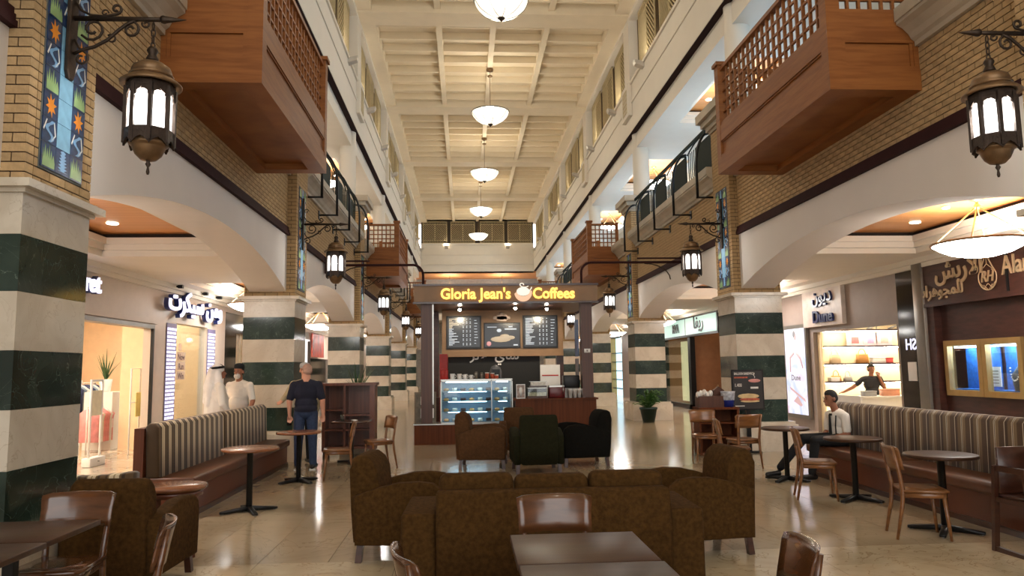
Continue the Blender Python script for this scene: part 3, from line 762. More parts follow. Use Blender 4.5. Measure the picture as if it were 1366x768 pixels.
# ---- balconies (local: +x into the hall, z 0 = underside)
def balcony():
    t=thing('timber_balcony','x','balcony'); h=1.925; o=1.12
    def pt(n,*b): 
        m=MB(); m.box(*b); return m.build(n,m_wood,t)
    pt('front_beam',o-.24,o,-h,h,0,.25); pt('end_beam',0,o-.24,-h,-h+.24,0,.25); pt('end_beam',0,o-.24,h-.24,h,0,.25); pt('wall_beam',0,.2,-h+.24,h-.24,0,.2)
    pt('underside_panel',.2,o-.24,-h+.24,h-.24,.10,.14)
    pt('front_rail',o-.10,o-.005,-h+.16,h-.16,.25,.30); pt('front_panel',o-.10,o-.035,-h+.16,h-.16,.30,.53); pt('front_rail',o-.10,o-.005,-h+.16,h-.16,.535,.80); pt('front_fillet',o-.06,o-.018,-h+.16,h-.16,.508,.53)
    for s in (-1,1):
        y0,y1=(-h+.012,-h+.1) if s<0 else (h-.1,h-.012)
        pt('end_rail',0,o-.16,y0,y1,.25,.30); pt('end_panel',.06,o-.22,y0+.03,y1-.03,.30,.58); pt('end_stile',0,.06,y0,y1,.30,.585); pt('end_stile',o-.22,o-.16,y0,y1,.30,.585); pt('end_rail',0,o-.16,y0,y1,.585,1.0)
        ya=s*(h-.085)
        m=MB(); m.box(o-.17,o,ya-.085,ya+.085,.25,1.86); m.box(o-.20,o+.03,ya-.115,ya+.115,1.86,1.92); m.build('post',m_wood,t)
        pt('wall_post',0,.1,ya-.06,ya+.06,.25,1.86)
        pt('top_rail',.1,o-.17,ya-.05,ya+.05,1.76,1.82)
        for i in range(1,6): pt('slat',.1+i*(o-.27)/6-.017,.1+i*(o-.27)/6+.017,ya-.02,ya+.02,1.0,1.76)
        for i in range(1,5): pt('slat',.1,o-.17,ya-.018,ya+.018,1.0+i*.152-.016,1.0+i*.152+.016)
    pt('top_rail',o-.135,o-.035,-h+.17,h-.17,1.76,1.82); pt('lower_rail',o-.12,o-.02,-h+.17,h-.17,.80,.86)
    n=19
    for i in range(1,n):
        y=-h+.17+i*(2*h-.34)/n; pt('slat',o-.105,o-.065,y-.016,y+.016,.86,1.76)
    for i in range(1,5): pt('slat',o-.10,o-.07,-h+.17,h-.17,.86+i*.18-.015,.86+i*.18+.015)
    return t
bl=balcony(); usedB=False
km={}
for c in bpy.data.objects:
    if c.parent: km.setdefault(c.parent.name,[]).append(c)
for side in SIDES:
    sg,X,WX,SX=SIDES[side]
    for i,k in enumerate((0,2,4)):
        lab='brown timber balcony with square lattice screen, %s on the %s wall'%(['nearest and largest','middle','farthest'][i],side)
        t=copy_tree(bl,kmap=km) if usedB else bl
        usedB=True; y0,y1=BALK[k]; t.location=(WX,(y0+y1)/2,4.86); t.rotation_euler=(0,0,0 if sg<0 else PI); tag(t,lab,None,'timber balconies')
# ---- gallery railings with curved guard posts
def railing(side,k,lab):
    sg,X,WX,SX=SIDES[side]; y0,y1=CY(k)+CW+.1,CY(k+1)-.1
    t=thing('gallery_railing',lab,'railing',(WX,y0,5.86),0,'dark green gallery railings'); L=y1-y0; q=-sg
    MB().box(q*.02,q*.08,0,L,.98,1.04).build('top_rail',m_dgreen,t); MB().box(q*.03,q*.07,0,L,.06,.10).build('bottom_rail',m_dgreen,t)
    n=4
    for i in range(n+1):
        y=.1+i*(L-.2)/n
        if i<n:
            ya,yb=y+.06,y+(L-.2)/n-.06
            MB().box(q*.035,q*.06,ya,ya+(yb-ya)*.6,.10,.82).build('green_panel',m_dgreen,t)
            arc=[(ya+(yb-ya)*j/8,.82+.14*math.sin(PI*j/8)) for j in range(9)]
            MB().tube([(q*.05,a,b) for a,b in arc],.018,5).build('panel_arch',m_dgreen,t)
            for j in range(5):
                yy=ya+(yb-ya)*(.64+.08*j); MB().box(q*.04,q*.055,yy-.012,yy+.012,.1,.82).build('baluster',m_dgreen,t)
        pts=[(q*-.0,y,-.62),(q*.42,y,-.62)]
        g=MB(); g.tube([(q*0,y,-.62),(q*.45,y,-.62)],.022,6); g.tube([(q*.42,y,-.64),(q*.42,y,.1)]+[(q*(.06+.36*math.cos(a)),y,.1+.75*math.sin(a)) for a in [PI/2*j/8 for j in range(1,9)]],.03,6); g.box(0,q*.02,y-.06,y+.06,-.72,-.52); g.build('guard_post',m_black,t)
for side in SIDES:
    for i,k in enumerate((1,3)): railing(side,k,'dark green railing with curved black guard posts, %s on the %s gallery'%(['nearest','farther'][i],side))
# ================================================================== SHOP FRONTS
m_shopwall=P('shopfront_paint',rgb(206,192,178),.5,var=.03)
m_peach=P('peach_wall',rgb(238,206,168),.6,var=.04)
m_pinkgrey=P('pinkish_grey_panel',rgb(150,136,128),.5,var=.04)
m_brownpan=wood('jeweller_panel',rgb(52,28,22),rgb(70,40,32),.35,(1,1,1),2)
m_dglass=P('dark_glass_panel',rgb(42,36,30),.08,var=.1)
m_steel=P('grey_metal_trim',rgb(128,122,114),.35,.6,.05)
m_lilac=EM('lilac_letter_glow',(.80,.77,1,1),1.25)
m_navyl=P('navy_letter',rgb(34,46,104),.3)
m_gold=P('gold_frame',rgb(178,146,92),.35,.6,.08)
m_goldl=P('gold_letter',rgb(200,176,140),.35,.4,.05)
m_strip=EM('led_strip',(1,.88,.66,1),36)
m_strip_w=EM('shop_tube',(1,.9,.74,1),34)
m_blueback=P('blue_velvet',rgb(28,92,170),.8,var=.25,scale=14)
m_whiteplas=P('white_plastic',rgb(232,230,226),.4,var=.03)
m_darkshelf=P('plum_shelf',rgb(62,40,44),.4)
m_shelfwall=P('shelf_wall_cream',rgb(244,224,182),.6,var=.03)
def wallseg(mb,X,sg,y0,y1,z0,z1,th=.2,m=0): mb.box(X,X+sg*th,y0,y1,z0,z1,m)
# ------ left: lingerie shop
mb=MB(); X=SL; sg=-1
wallseg(mb,X,sg,-8,11.2,0,3.95); wallseg(mb,X,sg,11.2,15.95,2.66,3.95); wallseg(mb,X,sg,15.95,17.17,0,3.95); wallseg(mb,X,sg,17.17,19.2,2.78,3.95); wallseg(mb,X,sg,17.17,19.2,0,.3); wallseg(mb,X,sg,19.2,20.6,0,3.95)
wallseg(mb,X,sg,20.6,70,3.3,3.95); wallseg(mb,X,sg,24.2,29.6,0,3.3); wallseg(mb,X,sg,37.5,70,0,3.3)
wl=tag(mb.build('wall_left_shops',m_shopwall),kind='structure')
# room behind
mb=MB(); mb.box(-11.2,-11,7.8,20.6,0,3.3); mb.box(-11.2,X-.2,7.6,7.8,0,3.3); mb.box(-11.2,X-.2,20.4,20.6,0,3.3); mb.box(-11.2,X-.2,7.6,20.6,3.3,3.4,1); mb.box(-7.55,X-.2,16.75,16.9,0,3.3)
tag(mb.build('wall_left_shop_room',[m_peach,m_white]),kind='structure')
mb=MB(); mb.box(-12.2,-12,20.6,70,0,10); mb.box(-12,SL-.2,20.6,20.8,0,3.95); tag(mb.build('wall_left_outer',m_shopwall),kind='structure')
def tube_lamp(x0,x1,y0,y1,z,lab,mat):
    t=thing('ceiling_strip_lamp',lab,'ceiling lamp',((x0+x1)/2,(y0+y1)/2,z)); a,b=(x1-x0)/2,(y1-y0)/2
    MB().box(-a,a,-b,b,-.05,0).build('diffuser',mat,t); MB().box(-a-.02,a+.02,-b-.02,b+.02,-.02,.0).build('housing',m_whiteplas,t)
tube_lamp(-8.3,-8.1,9,15.5,3.3,'long ceiling strip lamp inside the lingerie shop',m_strip_w)
tube_lamp(-7.9,-7.7,16.6,20,3.3,'ceiling strip lamp behind the lit poster window of the lingerie shop',m_strip_w)
tube_lamp(-10.3,-10.1,9,15.5,3.3,'rear ceiling strip lamp inside the lingerie shop',m_strip_w)
# door frame + rolling track
t=thing('shop_door_frame','grey metal frame around the lingerie shop entrance','door frame',(X,13.6,0))
MB().box(.03,-.22,-2.4,2.36,2.58,2.66).build('lintel',m_steel,t); MB().box(.05,-.1,-2.4,2.45,2.68,2.80).build('track',m_shopwall,t)
for y in (-2.4,2.30): MB().box(.03,-.03,y,y+.05,0,2.58).build('jamb',m_black,t)
# window with glass, posters
t=thing('poster_window','lit shop window with lettered paper posters between glowing lattice strips','window',(X,18.185,0))
MB().box(-.06,-.075,-1.0,1.0,.3,2.78).build('pane',m_glass,t)
m_poster=P('taupe_poster',rgb(196,170,146),.7,var=.06); m_post_t=P('plum_print',rgb(84,56,66),.7)
for s,z,w in (('Now',2.02,.42),('Run',1.80,.42),('Win',1.58,.42)):
    p=MB().box(-.055,-.05,-.78,-.26,z-.09,z+.11).build('poster',m_poster,t)
    put_text(text_mesh(s,.2,.001,.003,name='print',mat=m_post_t),'print',p,(-.048,-.52,z-.07),'+x')
MB().box(-.055,-.05,-.70,-.52,2.16,2.32).build('poster',m_poster,t)
for y0,y1,lab in ((16.61,17.16,'left'),(19.2,19.76,'right')):
    t=thing('glowing_lattice_strip','tall lilac glowing brick-pattern strip, %s of the poster window'%lab,'light panel',(X,y0,.35))
    MB().box(.005,.02,0,y1-y0,0,2.40).build('backing',P('lilac_grey',rgb(120,112,150),.6),t)
    b=MB(); n=int(2.36/.085); w=y1-y0
    for r in range(n):
        for c in range(-1,3):
            a=.02+c*.2+(.1 if r%2 else 0); e=a+.17; a=max(a,.02); e=min(e,w-.02)
            if e-a>.03: b.box(.02,.028,a,e,.03+r*.085,.03+r*.085+.06)
    tag(b.build('glowing_blocks',EM('lilac_block',(.80,.76,1,1),1.0),t),kind='stuff')
# letters
def letters3d(s,size,face,loc,mat,lab,off=.012,sx=1,ext=.03,back=None,cat='shop sign',name='sign_lettering',align='CENTER',shear=0):
    t=thing(name,lab,cat,loc)
    put_text(text_mesh(s,size,ext,off,name='lettering',mat=mat,sx=sx,align=align,shear=shear),'lettering',t,(0,0,0),face)
    if back:
        dx={'+x':-.06,'-x':.06,'-y':0}[face]; dy=.06 if face=='-y' else 0
        put_text(text_mesh(s,size,ext+.02,off+.012,name='letter_returns',mat=back,sx=sx,align=align,shear=shear),'letter_returns',t,(dx,dy,0),face)
    return t
letters3d('\uFE95\uFEAE\uFEDC\uFEF4\uFEB3 \uFEE6\uFEE3\uFEED',.62,'+x',(X+.16,18.05,3.05),m_lilac,'glowing lilac Arabic shop name over the poster window',.008,1.12,back=m_navyl)
letters3d("women'secret",.46,'+x',(X+.16,13.28,3.06),m_lilac,"glowing lilac women'secret shop name over the entrance, cut by the striped column",.008,1.0,back=m_navyl,align='RIGHT')
for y in (16.7,18.3,19.3):
    t=thing('sign_spotlight','small black spotlight arm above the lilac Arabic letters at the %s'%{16.7:'left',18.3:'middle',19.3:'right'}[y],'spotlight',(X,y,3.56)); MB().box(0,.25,-.02,.02,-.02,.02).build('arm',m_black,t); MB().box(.2,.3,-.05,.05,-.04,.03).build('head',m_black,t)
# shop contents
m_pink=P('pink_cloth',rgb(226,150,150),.9,var=.2); m_bluec=P('navy_cloth',rgb(52,58,90),.9,var=.3); m_whitec=P('white_cloth',rgb(226,222,214),.9,var=.05); m_greyc=P('grey_blue_cloth',rgb(136,150,162),.9,var=.1)
def garment(mat,w=.42,h=.7):
    b=MB(); b.rprism([(-w/2,-h),(w/2,-h),(w/2*.92,-.25),(w/2*1.15,-.12),(w/2*.5,-.02),(.05,.0),(-.05,0),(-w/2*.5,-.02),(-w/2*1.15,-.12),(-w/2*.92,-.25)],'y',-.03,.03,.012,1); return b.mesh('garment',mat)
gm=[garment(m) for m in (m_bluec,m_whitec,m_greyc,m_bluec,m_pink)]
def rail(x,y,z,lab,gs,L=1.1):
    t=thing('clothes_rail',lab,'clothes rail',(x,y,0)); 
    MB().tube([(0,-L/2,0),(0,-L/2,z),(0,L/2,z),(0,L/2,0)],.015,6).build('rail_frame',m_whiteplas,t)
    for i in range(8):
        yy=-L/2+.1+i*(L-.2)/7
        g=thing('hanging_garment','%s on the shop rail of %s, %s from the front'%(['navy top','white top','grey-blue top','navy dress','pink top'][gs[i%len(gs)]],'pink tops' if 'pink' in lab else 'dark tops',UORD[i]),'garment',(x,y+yy,z),PI/2*0,'garments on the shop rails'); link('cloth',gm[gs[i%len(gs)]],g,(0,0,-.04)); MB().tube([(0,0,.0),(0,0,-.05)],.006,4).build('hook',m_chrome,g)
rail(-8.75,17.6,1.45,'white clothes rail with dark tops in the lingerie shop',[0,2,1,0]); rail(-7.95,16.6,.95,'low white clothes rail with pink tops in the lingerie shop',[4,4,1,4],.8)
# mannequin torso
t=thing('mannequin_torso','white headless mannequin torso wearing pale briefs on a shop plinth','mannequin',(-9.5,18.3,0))
MB().box(-.25,.25,-.25,.25,0,1.5).build('plinth',m_whiteplas,t)
MB().lathe([(.1,1.5),(.16,1.55),(.17,1.7),(.13,1.85),(.12,1.95),(.17,2.12),(.16,2.25),(.06,2.32)],(0,0,0),16).build('torso',P('mannequin_skin',rgb(226,196,170),.4),t)
MB().lathe([(.11,1.5),(.168,1.55),(.178,1.7),(.172,1.72)],(0,0,0),16).build('briefs',m_pink,t)
# security gates
def gate(x,y,lab):
    t=thing('security_gate',lab,'security gate',(x,y,0)); MB().rbox(-.08,.08,-.28,.28,0,.16,.015).build('base',m_whiteplas,t)
    for s in (-.2,.2): MB().tube([(0,s,.15),(0,s,1.55)],.022,6).build('post',m_whiteplas,t)
    MB().tube([(0,-.2,1.53),(0,.2,1.53)],.022,6).build('top_bar',m_whiteplas,t); MB().box(-.012,.012,-.18,.18,.9,1.35).build('notice',P('cream_notice',rgb(232,224,196),.6),t)
    MB().lathe([(.02,0),(.02,.01)],(.085,-.0,.08),8).build('sensor',m_black,t)
gate(-6.72,14.0,'white anti-theft gate with notice at the lingerie shop entrance')
def frame_stand(x,y,h,lab,sign):
    t=thing('tubular_display_stand',lab,'display stand',(x,y,0)); 
    MB().tube([(0,-.22,0),(0,-.22,h),(0,.22,h),(0,.22,0)],.016,6).build('tube_frame',m_whiteplas,t); MB().tube([(0,-.22,h*.6),(0,.22,h*.6)],.012,5).build('cross_bar',m_whiteplas,t)
    if sign: MB().box(.02,.03,-.02,.42,.75,1.25).build('yellow_sign',P('yellow_card',rgb(232,220,140),.6),t)
frame_stand(-6.92,16.05,1.75,'white tubular display frame with yellow sale card beside the shop door',True)
frame_stand(-6.9,16.6,2.1,'taller white tubular display frame against the peach shop wall',False)
def spiky_plant(x,y,z,h,lab,name='potted_dracaena',n=16,pot=None):
    t=thing(name,lab,'plant',(x,y,z)); gmat=P('leaf_green',rgb(52,84,44),.5,var=.3,scale=5)
    MB().lathe([(.1,0),(.14,.28),(.12,.28),(.10,.24)],n=14).build('pot',pot or m_whiteplas,t)
    for i in range(n):
        a=i*2.4; l=h*(.55+.45*random.random()); sp=.25+.5*random.random(); b=MB(); w=.025; pts=[]
        for j in range(5):
            u=j/4; r=l*sp*u; zz=.25+l*u*(1-.35*sp*u); ww=w*(1-u*.9); ca,sa=math.cos(a),math.sin(a)
            pts.append(((r*ca-ww*sa,r*sa+ww*ca,zz),(r*ca+ww*sa,r*sa-ww*ca,zz)))
        for j in range(4): b.add([pts[j][0],pts[j][1],pts[j+1][1],pts[j+1][0]],[(0,1,2,3)],0,True)
        b.build('leaf',gmat,t,recalc=False)
    return t
MB().box(-.3,.3,-.3,.3,0,1.25).build('x',m_whiteplas) and None
o=bpy.data.objects['x']; o.name='display_plinth'; o.location=(-8.05,17.15,0); tag(o,'white square plinth carrying the spiky plant in the lingerie shop','plinth')
spiky_plant(-8.05,17.15,1.25,.8,'spiky green plant on the white plinth inside the lingerie shop')
# ------ left: farther shops
t=thing('dark_shop_portal','dark bronze glass portal with pale slatted window beside the lingerie shop','shop front',(X,20.6,0))
MB().box(0,-.15,0,1.0,0,3.3).build('dark_pier',m_dglass,t); MB().box(0,-.15,1.0,3.6,2.75,3.3).build('header',m_dglass,t); MB().box(0,-.15,3.0,3.6,0,2.75).build('dark_pier',m_dglass,t); 
for i in range(7): MB().box(-.1,-.14,1.1+i*.27,1.27+i*.27,0,2.75).build('slat',P('cream_slat',rgb(226,206,170),.5),t)
MB().box(-.3,-.32,1.0,3.0,0,2.75).build('window_back',P('dark_back',rgb(40,32,28),.6),t)
m_paleglow=EM('pale_shop_glow',(1,.95,.9,1),1.1); 
t=thing('white_shop_front','bright white shop front with a red poster beyond the second left column','shop front',(X,29.6,0))
MB().box(-.2,-.25,0,3.0,0,3.0).build('bright_back',m_paleglow,t); MB().box(0,-.1,0,.08,0,3.0).build('mullion',m_dbronze,t); MB().box(0,-.1,2.1,2.2,0,2.9).build('mullion',m_dbronze,t)
MB().box(.0,.04,2.4,5.0,2.25,3.25).build('red_poster',P('red_poster_print',rgb(226,84,62),.5,var=.5,scale=2),t); MB().box(-.2,-.25,3.0,8,0,2.2).build('dark_window',m_dglass,t); MB().box(-.2,-.25,3.0,8,2.2,3.3).build('fascia',m_shopwall,t)
# ------ right: jeweller
X=SR; sg=1
mb=MB()
wallseg(mb,X,sg,-8,8.0,0,3.95); wallseg(mb,X,sg,8.0,70,3.58,3.95)
wallseg(mb,X,sg,14.05,14.15,0,3.58); wallseg(mb,X,sg,14.15,17.7,2.42,3.58,.1); wallseg(mb,X,sg,17.7,19.4,0,3.58); wallseg(mb,X,sg,19.4,24.2,0,3.58); wallseg(mb,X,sg,31.4,40,0,3.58); wallseg(mb,X,sg,43.2,70,0,3.58)
wr=tag(mb.build('wall_right_shops',m_pinkgrey),kind='structure')
mb=MB(); mb.box(X+.2,13.3,14.0,14.1,0,3.58); mb.box(13.2,13.3,14.1,18.0,0,3.58); mb.box(X+.1,13.3,17.98,18.1,0,3.58); mb.box(X+.1,13.3,14.1,18,3.3,3.4,1); tag(mb.build('wall_right_shop_room',[m_shelfwall,m_white]),kind='structure')
t=thing('jeweller_front','dark brown panelled jeweller shop front with two recessed display windows','shop front',(X,8.0,0))
MB().box(-.06,.1,0,5.1,2.70,3.55).build('fascia_board',m_brownpan,t); MB().box(-.09,-.06,0,5.1,2.66,2.72).build('fascia_lip',m_brownpan,t); MB().box(-.075,-.06,2.95,3.0,2.75,3.5).build('panel_joint',m_black,t)
MB().box(.45,.5,0,5.1,0,2.70).build('recess_wall',m_brownpan,t)
MB().box(-.04,.1,4.9,5.1,0,2.7).build('end_post',m_brownpan,t)
wins=[(3.86,4.82),(2.95,3.85)]
b=MB()
for z0,z1 in ((0,1.06),(2.03,2.70)): b.box(.1,.16,0,4.9,z0,z1)
for a,e in ((0,2.95),(3.85,3.86),(4.82,4.9)): b.box(.1,.16,a,e,1.06,2.03)
b.build('front_panel',m_brownpan,t)
for i,(a,e) in enumerate(wins):
    f=MB(); 
    for q in ((a,e,1.06,1.16),(a,e,1.93,2.03),(a,a+.1,1.16,1.93),(e-.1,e,1.16,1.93)): f.box(.04,.14,*q)
    fr=f.build('window_frame',m_gold,t); 
    MB().box(.10,.105,a+.1,e-.1,1.16,1.93).build('pane',m_glass,fr)
    MB().box(.42,.44,a+.05,e-.05,1.1,2.0).build('velvet_back',m_blueback,fr); MB().box(.14,.44,a+.1,e-.1,1.14,1.18).build('velvet_floor',m_blueback,fr)
    MB().box(.16,.40,a+.12,e-.12,1.90,1.915).build('display_lamp',EM('display_lamp_%d'%i,(.75,.88,1,1),26),fr)
tt=thing('price_card','white printed card inside the left jeweller window','card',(X+.3,12.0,1.18)); MB().box(0,.012,-.22,.22,.05,.38).build('card',m_whiteplas,tt)
for r in range(5): MB().box(-.002,0,-.17,.17,.10+r*.05,.115+r*.05).build('print_line',m_steel,tt)
tt=thing('necklace_bust','dark bust with a pearl necklace inside the right jeweller window','bust',(X+.29,11.25,1.18)); MB().lathe([(.14,0),(.16,.1),(.17,.25),(.10,.36),(.06,.42),(.06,.5)],n=16).build('bust',P('grey_bust',rgb(60,66,80),.6),tt)
for i in range(13):
    a=PI*i/12; MB().ell((-.17+.02*abs(math.cos(a)),.10*math.cos(a),.36-.2*math.sin(a)),.013,.013,.013,8,6).build('bead',m_whiteplas,tt)
letters3d('\uFEB6\uFE91\uFEAD\uFEF7\uFE8D',.46,'-x',(X-.08,12.1,3.12),m_goldl,'gold Arabic jeweller name on the dark brown fascia',.008,1.0,.012)
letters3d('\uFE95\uFE8D\uFEAE\uFEEB\uFEEE\uFEA0\uFEE4\uFEE0\uFEDF',.30,'-x',(X-.08,12.66,2.84),m_goldl,'smaller gold Arabic lettering below the jeweller name',.005,1.0,.012)
letters3d('Alarbash',.42,'-x',(X-.08,11.06,3.02),m_goldl,'gold Alarbash lettering cut by the right picture edge',.004,.8,.012,align='LEFT')
t=thing('drop_emblem','gold drop-shaped emblem with RH monogram on the jeweller fascia','emblem',(X-.075,11.4,3.12))
out=[]
for i in range(24):
    a=2*PI*i/24; r=.21; y=r*math.sin(a); z=-.1-r*math.cos(a)
    if -.1-r*math.cos(a)>-.02: 
        u=(z+.02)/.13; y*=max(0,1-u)*.95; z=-.02+u*.36
    out.append((0,y,z))
MB().tube(out,.010,5,closed=True).build('drop_outline',m_goldl,t)
for q in (((0,0,.34),(0,-.14,.02)),((0,0,.34),(0,.14,.02)),((0,-.14,.02),(0,0,.12)),((0,.14,.02),(0,0,.12)),((0,-.19,-.02),(0,-.1,.02)),((0,-.18,-.18),(0,-.05,-.3)),((0,.18,-.18),(0,.05,-.3)),((0,-.1,-.22),(0,0,-.31)),((0,.1,-.22),(0,0,-.31)),((0,0,-.2),(0,-.1,-.28)),((0,0,-.2),(0,.1,-.28)),((0,0,.12),(0,0,.34))): MB().tube(q,.007,4).build('facet_line',m_goldl,t)
put_text(text_mesh('RH',.26,.01,.002,shear=.25,name='monogram',mat=m_goldl,sx=.85),'monogram',t,(-.01,0,-.17),'-x')
# metal pilaster, dark mirror panel with reversed lettering
t=thing('grey_metal_pilaster','plain grey metal pilaster between the jeweller and the dark glass','pilaster',(X,13.1,0)); MB().rbox(-.10,.1,0,.3,0,3.56,.012).build('cladding',m_steel,t)
t=thing('dark_glass_panel','dark reflective glass panel with small white notice and mirrored lettering','panel',(X,13.4,0)); MB().box(-.02,.1,0,.65,0,3.56).build('glass_sheet',m_dglass,t)
MB().box(-.03,-.02,.15,.42,1.30,1.66).build('notice',m_whiteplas,t)
o=put_text(text_mesh('SH',.30,.003,.004,name='mirrored_print',mat=m_lilac),'mirrored_print',t,(-.028,.28,1.9),'-x'); o.scale=(-1,1,1)
# ------ right: shoe and bag shop
t=thing('shop_sign','white square shop sign panel reading Dune in Latin and Arabic','shop sign',(X-.06,17.02,0)); MB().box(-.04,.06,-.96,.96,2.55,3.42).build('panel',P('cream_panel',rgb(214,204,196),.4),t)
put_text(text_mesh('Dune',.40,.025,.008,name='latin_lettering',mat=m_navyl,sx=1.12),'latin_lettering',t,(-.07,-.12,2.64),'-x')
put_text(text_mesh('\uFEE5\uFEEE\uFEF3\uFEA9',.46,.025,.006,name='arabic_lettering',mat=m_navyl,sx=1.1),'arabic_lettering',t,(-.07,-.12,3.12),'-x')
t=thing('lit_poster','tall backlit pale blue poster of a seated model beside the shop opening','poster',(X-.06,18.56,0))
MB().box(-.03,.05,-.66,.66,.28,2.66).build('light_box',m_steel,t)
def postermat():
    m,nt,b=newmat('backlit_print'); L=nt.links.new; v=coords(nt,(1,1,1)); n=N(nt,'TexNoise',i_Scale=1.6,i_Detail=2.,i_Distortion=.8); L(v,n.inputs['Vector'])
    c=ramp(nt,n.outputs[0],[(.35,rgb(170,190,235)),(.5,rgb(226,226,246)),(.62,rgb(220,190,226)),(.75,rgb(236,214,224))]); L(c,b.inputs['Emission Color']); b.inputs['Emission Strength'].default_value=.85; b.inputs['Base Color'].default_value=(.3,.3,.3,1); return m
MB().box(-.036,-.03,-.57,.57,.38,2.56).build('print',postermat(),t)
m_pskin=EM('print_skin',rgb(196,150,150),.9); m_pwh=EM('print_white',(1,.98,1,1),.9); m_phair=EM('print_dark',rgb(70,50,60),.5)
b=MB(); b.ell((-.04,-.05,2.36),.003,.07,.10,10,6); b.build('print_head',m_pskin,t); b=MB(); b.ell((-.041,.0,2.42),.003,.08,.09,10,6); b.build('print_hair',m_phair,t)
b=MB(); b.prism([(-.2,1.95),(.12,1.93),(.18,2.15),(.04,2.26),(-.12,2.26),(-.24,2.15)],'x',-.042,-.038); b.build('print_shirt',m_pwh,t)
b=MB(); b.tube([(-.04,.05,1.95),(-.04,.28,1.82),(-.04,.30,1.45)],[.05,.045,.03],6); b.tube([(-.04,-.08,1.95),(-.04,-.3,1.80),(-.04,-.42,1.55)],[.05,.045,.03],6); b.xf(Matrix.Diagonal((.1,1,1,1)).to_4x4()); b.xf(Matrix.Translation((-.037,0,0))); b.build('print_legs',m_pskin,t)
b=MB(); b.prism([(.40,1.08),(-.45,.78),(-.48,.70),(.34,1.0)],'x',-.042,-.038); b.prism([(.2,.7),(-.05,.85),(-.3,.62),(-.2,.58)],'x',-.042,-.038); b.build('print_shoe',m_pskin,t)
put_text(text_mesh('Dune',.20,.001,.004,name='print_name',mat=m_phair,sx=1.2),'print_name',t,(-.042,0,1.24),'-x')
# shelves
ys=17.70
sh=thing('shoe_shop_shelving','cream lit wall shelving with dark plum shelf boards in the shoe shop','shelving',(X+.1,ys,0))
MB().box(0,3.0,.22,.28,0,3.0).build('back_panel',m_shelfwall,sh); MB().box(-.0,.05,-.18,.25,0,3.0).build('side_panel',m_shelfwall,sh); MB().box(2.95,3.1,-.6,.25,0,3.0).build('side_panel',m_shelfwall,sh)
for z in (.72,1.18,1.62,2.05,2.45):
    b=MB().box(.05,2.95,-.12,.22,z,z+.035).build('shelf',m_darkshelf,sh); MB().box(.08,2.92,-.02,.02,z-.02,z-.002).build('led_strip',m_strip,b)
def handbag(x,z,mat,lab,w=.26,h=.22,y=None):
    t=thing('handbag',lab,'handbag',(X+.1+x,(y or ys+.06),z),0,'handbags on the shoe shop shelves')
    MB().rprism([(-w/2,0),(w/2,0),(w/2*.85,h),(-w/2*.85,h)],'y',-.06,.06,.015,1).build('body',mat,t)
    MB().tube([(w*.3*math.cos(a),0,h+.13*math.sin(a)) for a in [PI*i/10 for i in range(11)]],.010,5).build('handle',mat,t)
mt=P('tan_leather',rgb(196,138,74),.5,var=.15); mc=P('cream_leather',rgb(220,196,156),.5,var=.1); mpk=P('coral_leather',rgb(226,98,98),.5,var=.1); mgy=P('grey_leather',rgb(170,164,156),.5); mdk=P('brown_leather_bag',rgb(90,60,44),.5)
handbag(.45,1.655,mc,'cream and brown handbag at the left of the upper shelf'); handbag(1.15,1.655,mt,'tan handbag in the middle of the upper shelf',.3); handbag(2.35,1.655,mpk,'coral pink handbag at the right of the upper shelf',.24)
handbag(.45,1.215,mt,'small tan handbag on the left of the middle shelf',.24,.14); handbag(.75,1.215,mgy,'grey box bag on the middle shelf beside the tan bag',.2,.12)
def shoebox(x,z,w,h,mat,lab,y=None,name='shoe_box',cat='box'):
    t=thing(name,lab,cat,(X+.1+x,(y or ys+.06),z)); MB().rbox(-w/2,w/2,-.08,.08,0,h*.75,.005,1).build('box',mat,t); MB().rbox(-w/2-.006,w/2+.006,-.086,.086,h*.75,h,.005,1).build('lid',mat,t)
shoebox(.35,1.215,.22,.10,m_whiteplas,'flat white shoe box on the left of the middle shelf',ys-.03)
shoebox(1.55,1.655,.34,.14,m_whiteplas,'white sandal box on the upper shelf'); shoebox(1.8,1.655,.2,.13,mpk,'small pink box on the upper shelf')
shoebox(1.2,1.215,.2,.07,m_whiteplas,'flat white box in the middle of the middle shelf'); shoebox(1.5,1.215,.14,.12,mgy,'grey bowl-shaped box on the middle shelf')
for i,(x,w,c) in enumerate(((.82,.42,(214,110,110)),(1.22,.36,(186,150,186)),(1.58,.42,(196,170,160)))):
    t=thing('shelf_picture','%s photo panel standing on the top shelf'%['left coral shoe','middle lilac','right grey and pink'][i],'picture',(X+.1+x+.2,ys+.12,2.085)); MB().box(-w/2,w/2,0,.02,0,.32).build('panel',P('print_%d'%i,rgb(226,200,206),.6,var=.15),t); MB().box(-w*.2,w*.25,-.004,0,.06,.22).build('print_patch',P('print_patch_%d'%i,rgb(*c),.6,var=.25),t)
for i,(x,m) in enumerate(((.55,mpk),(1.4,mgy),(1.95,mgy),(2.2,mt))):
    t=thing('heeled_shoe','%s heeled shoe on the highest ledge, %s from the left'%(['coral','grey','grey','tan'][i],UORD[i]),'shoe',(X+.1+x,ys-.02,2.487))
    MB().rprism([(-.12,0),(-.02,.01),(.06,.07),(.13,.09),(.13,.12),(.05,.10),(-.05,.05),(-.12,.03)],'y',-.035,.035,.008,1).build('upper',m,t); MB().bar((.12,0,.09),(.125,0,0),.016,.016).build('heel',m,t)
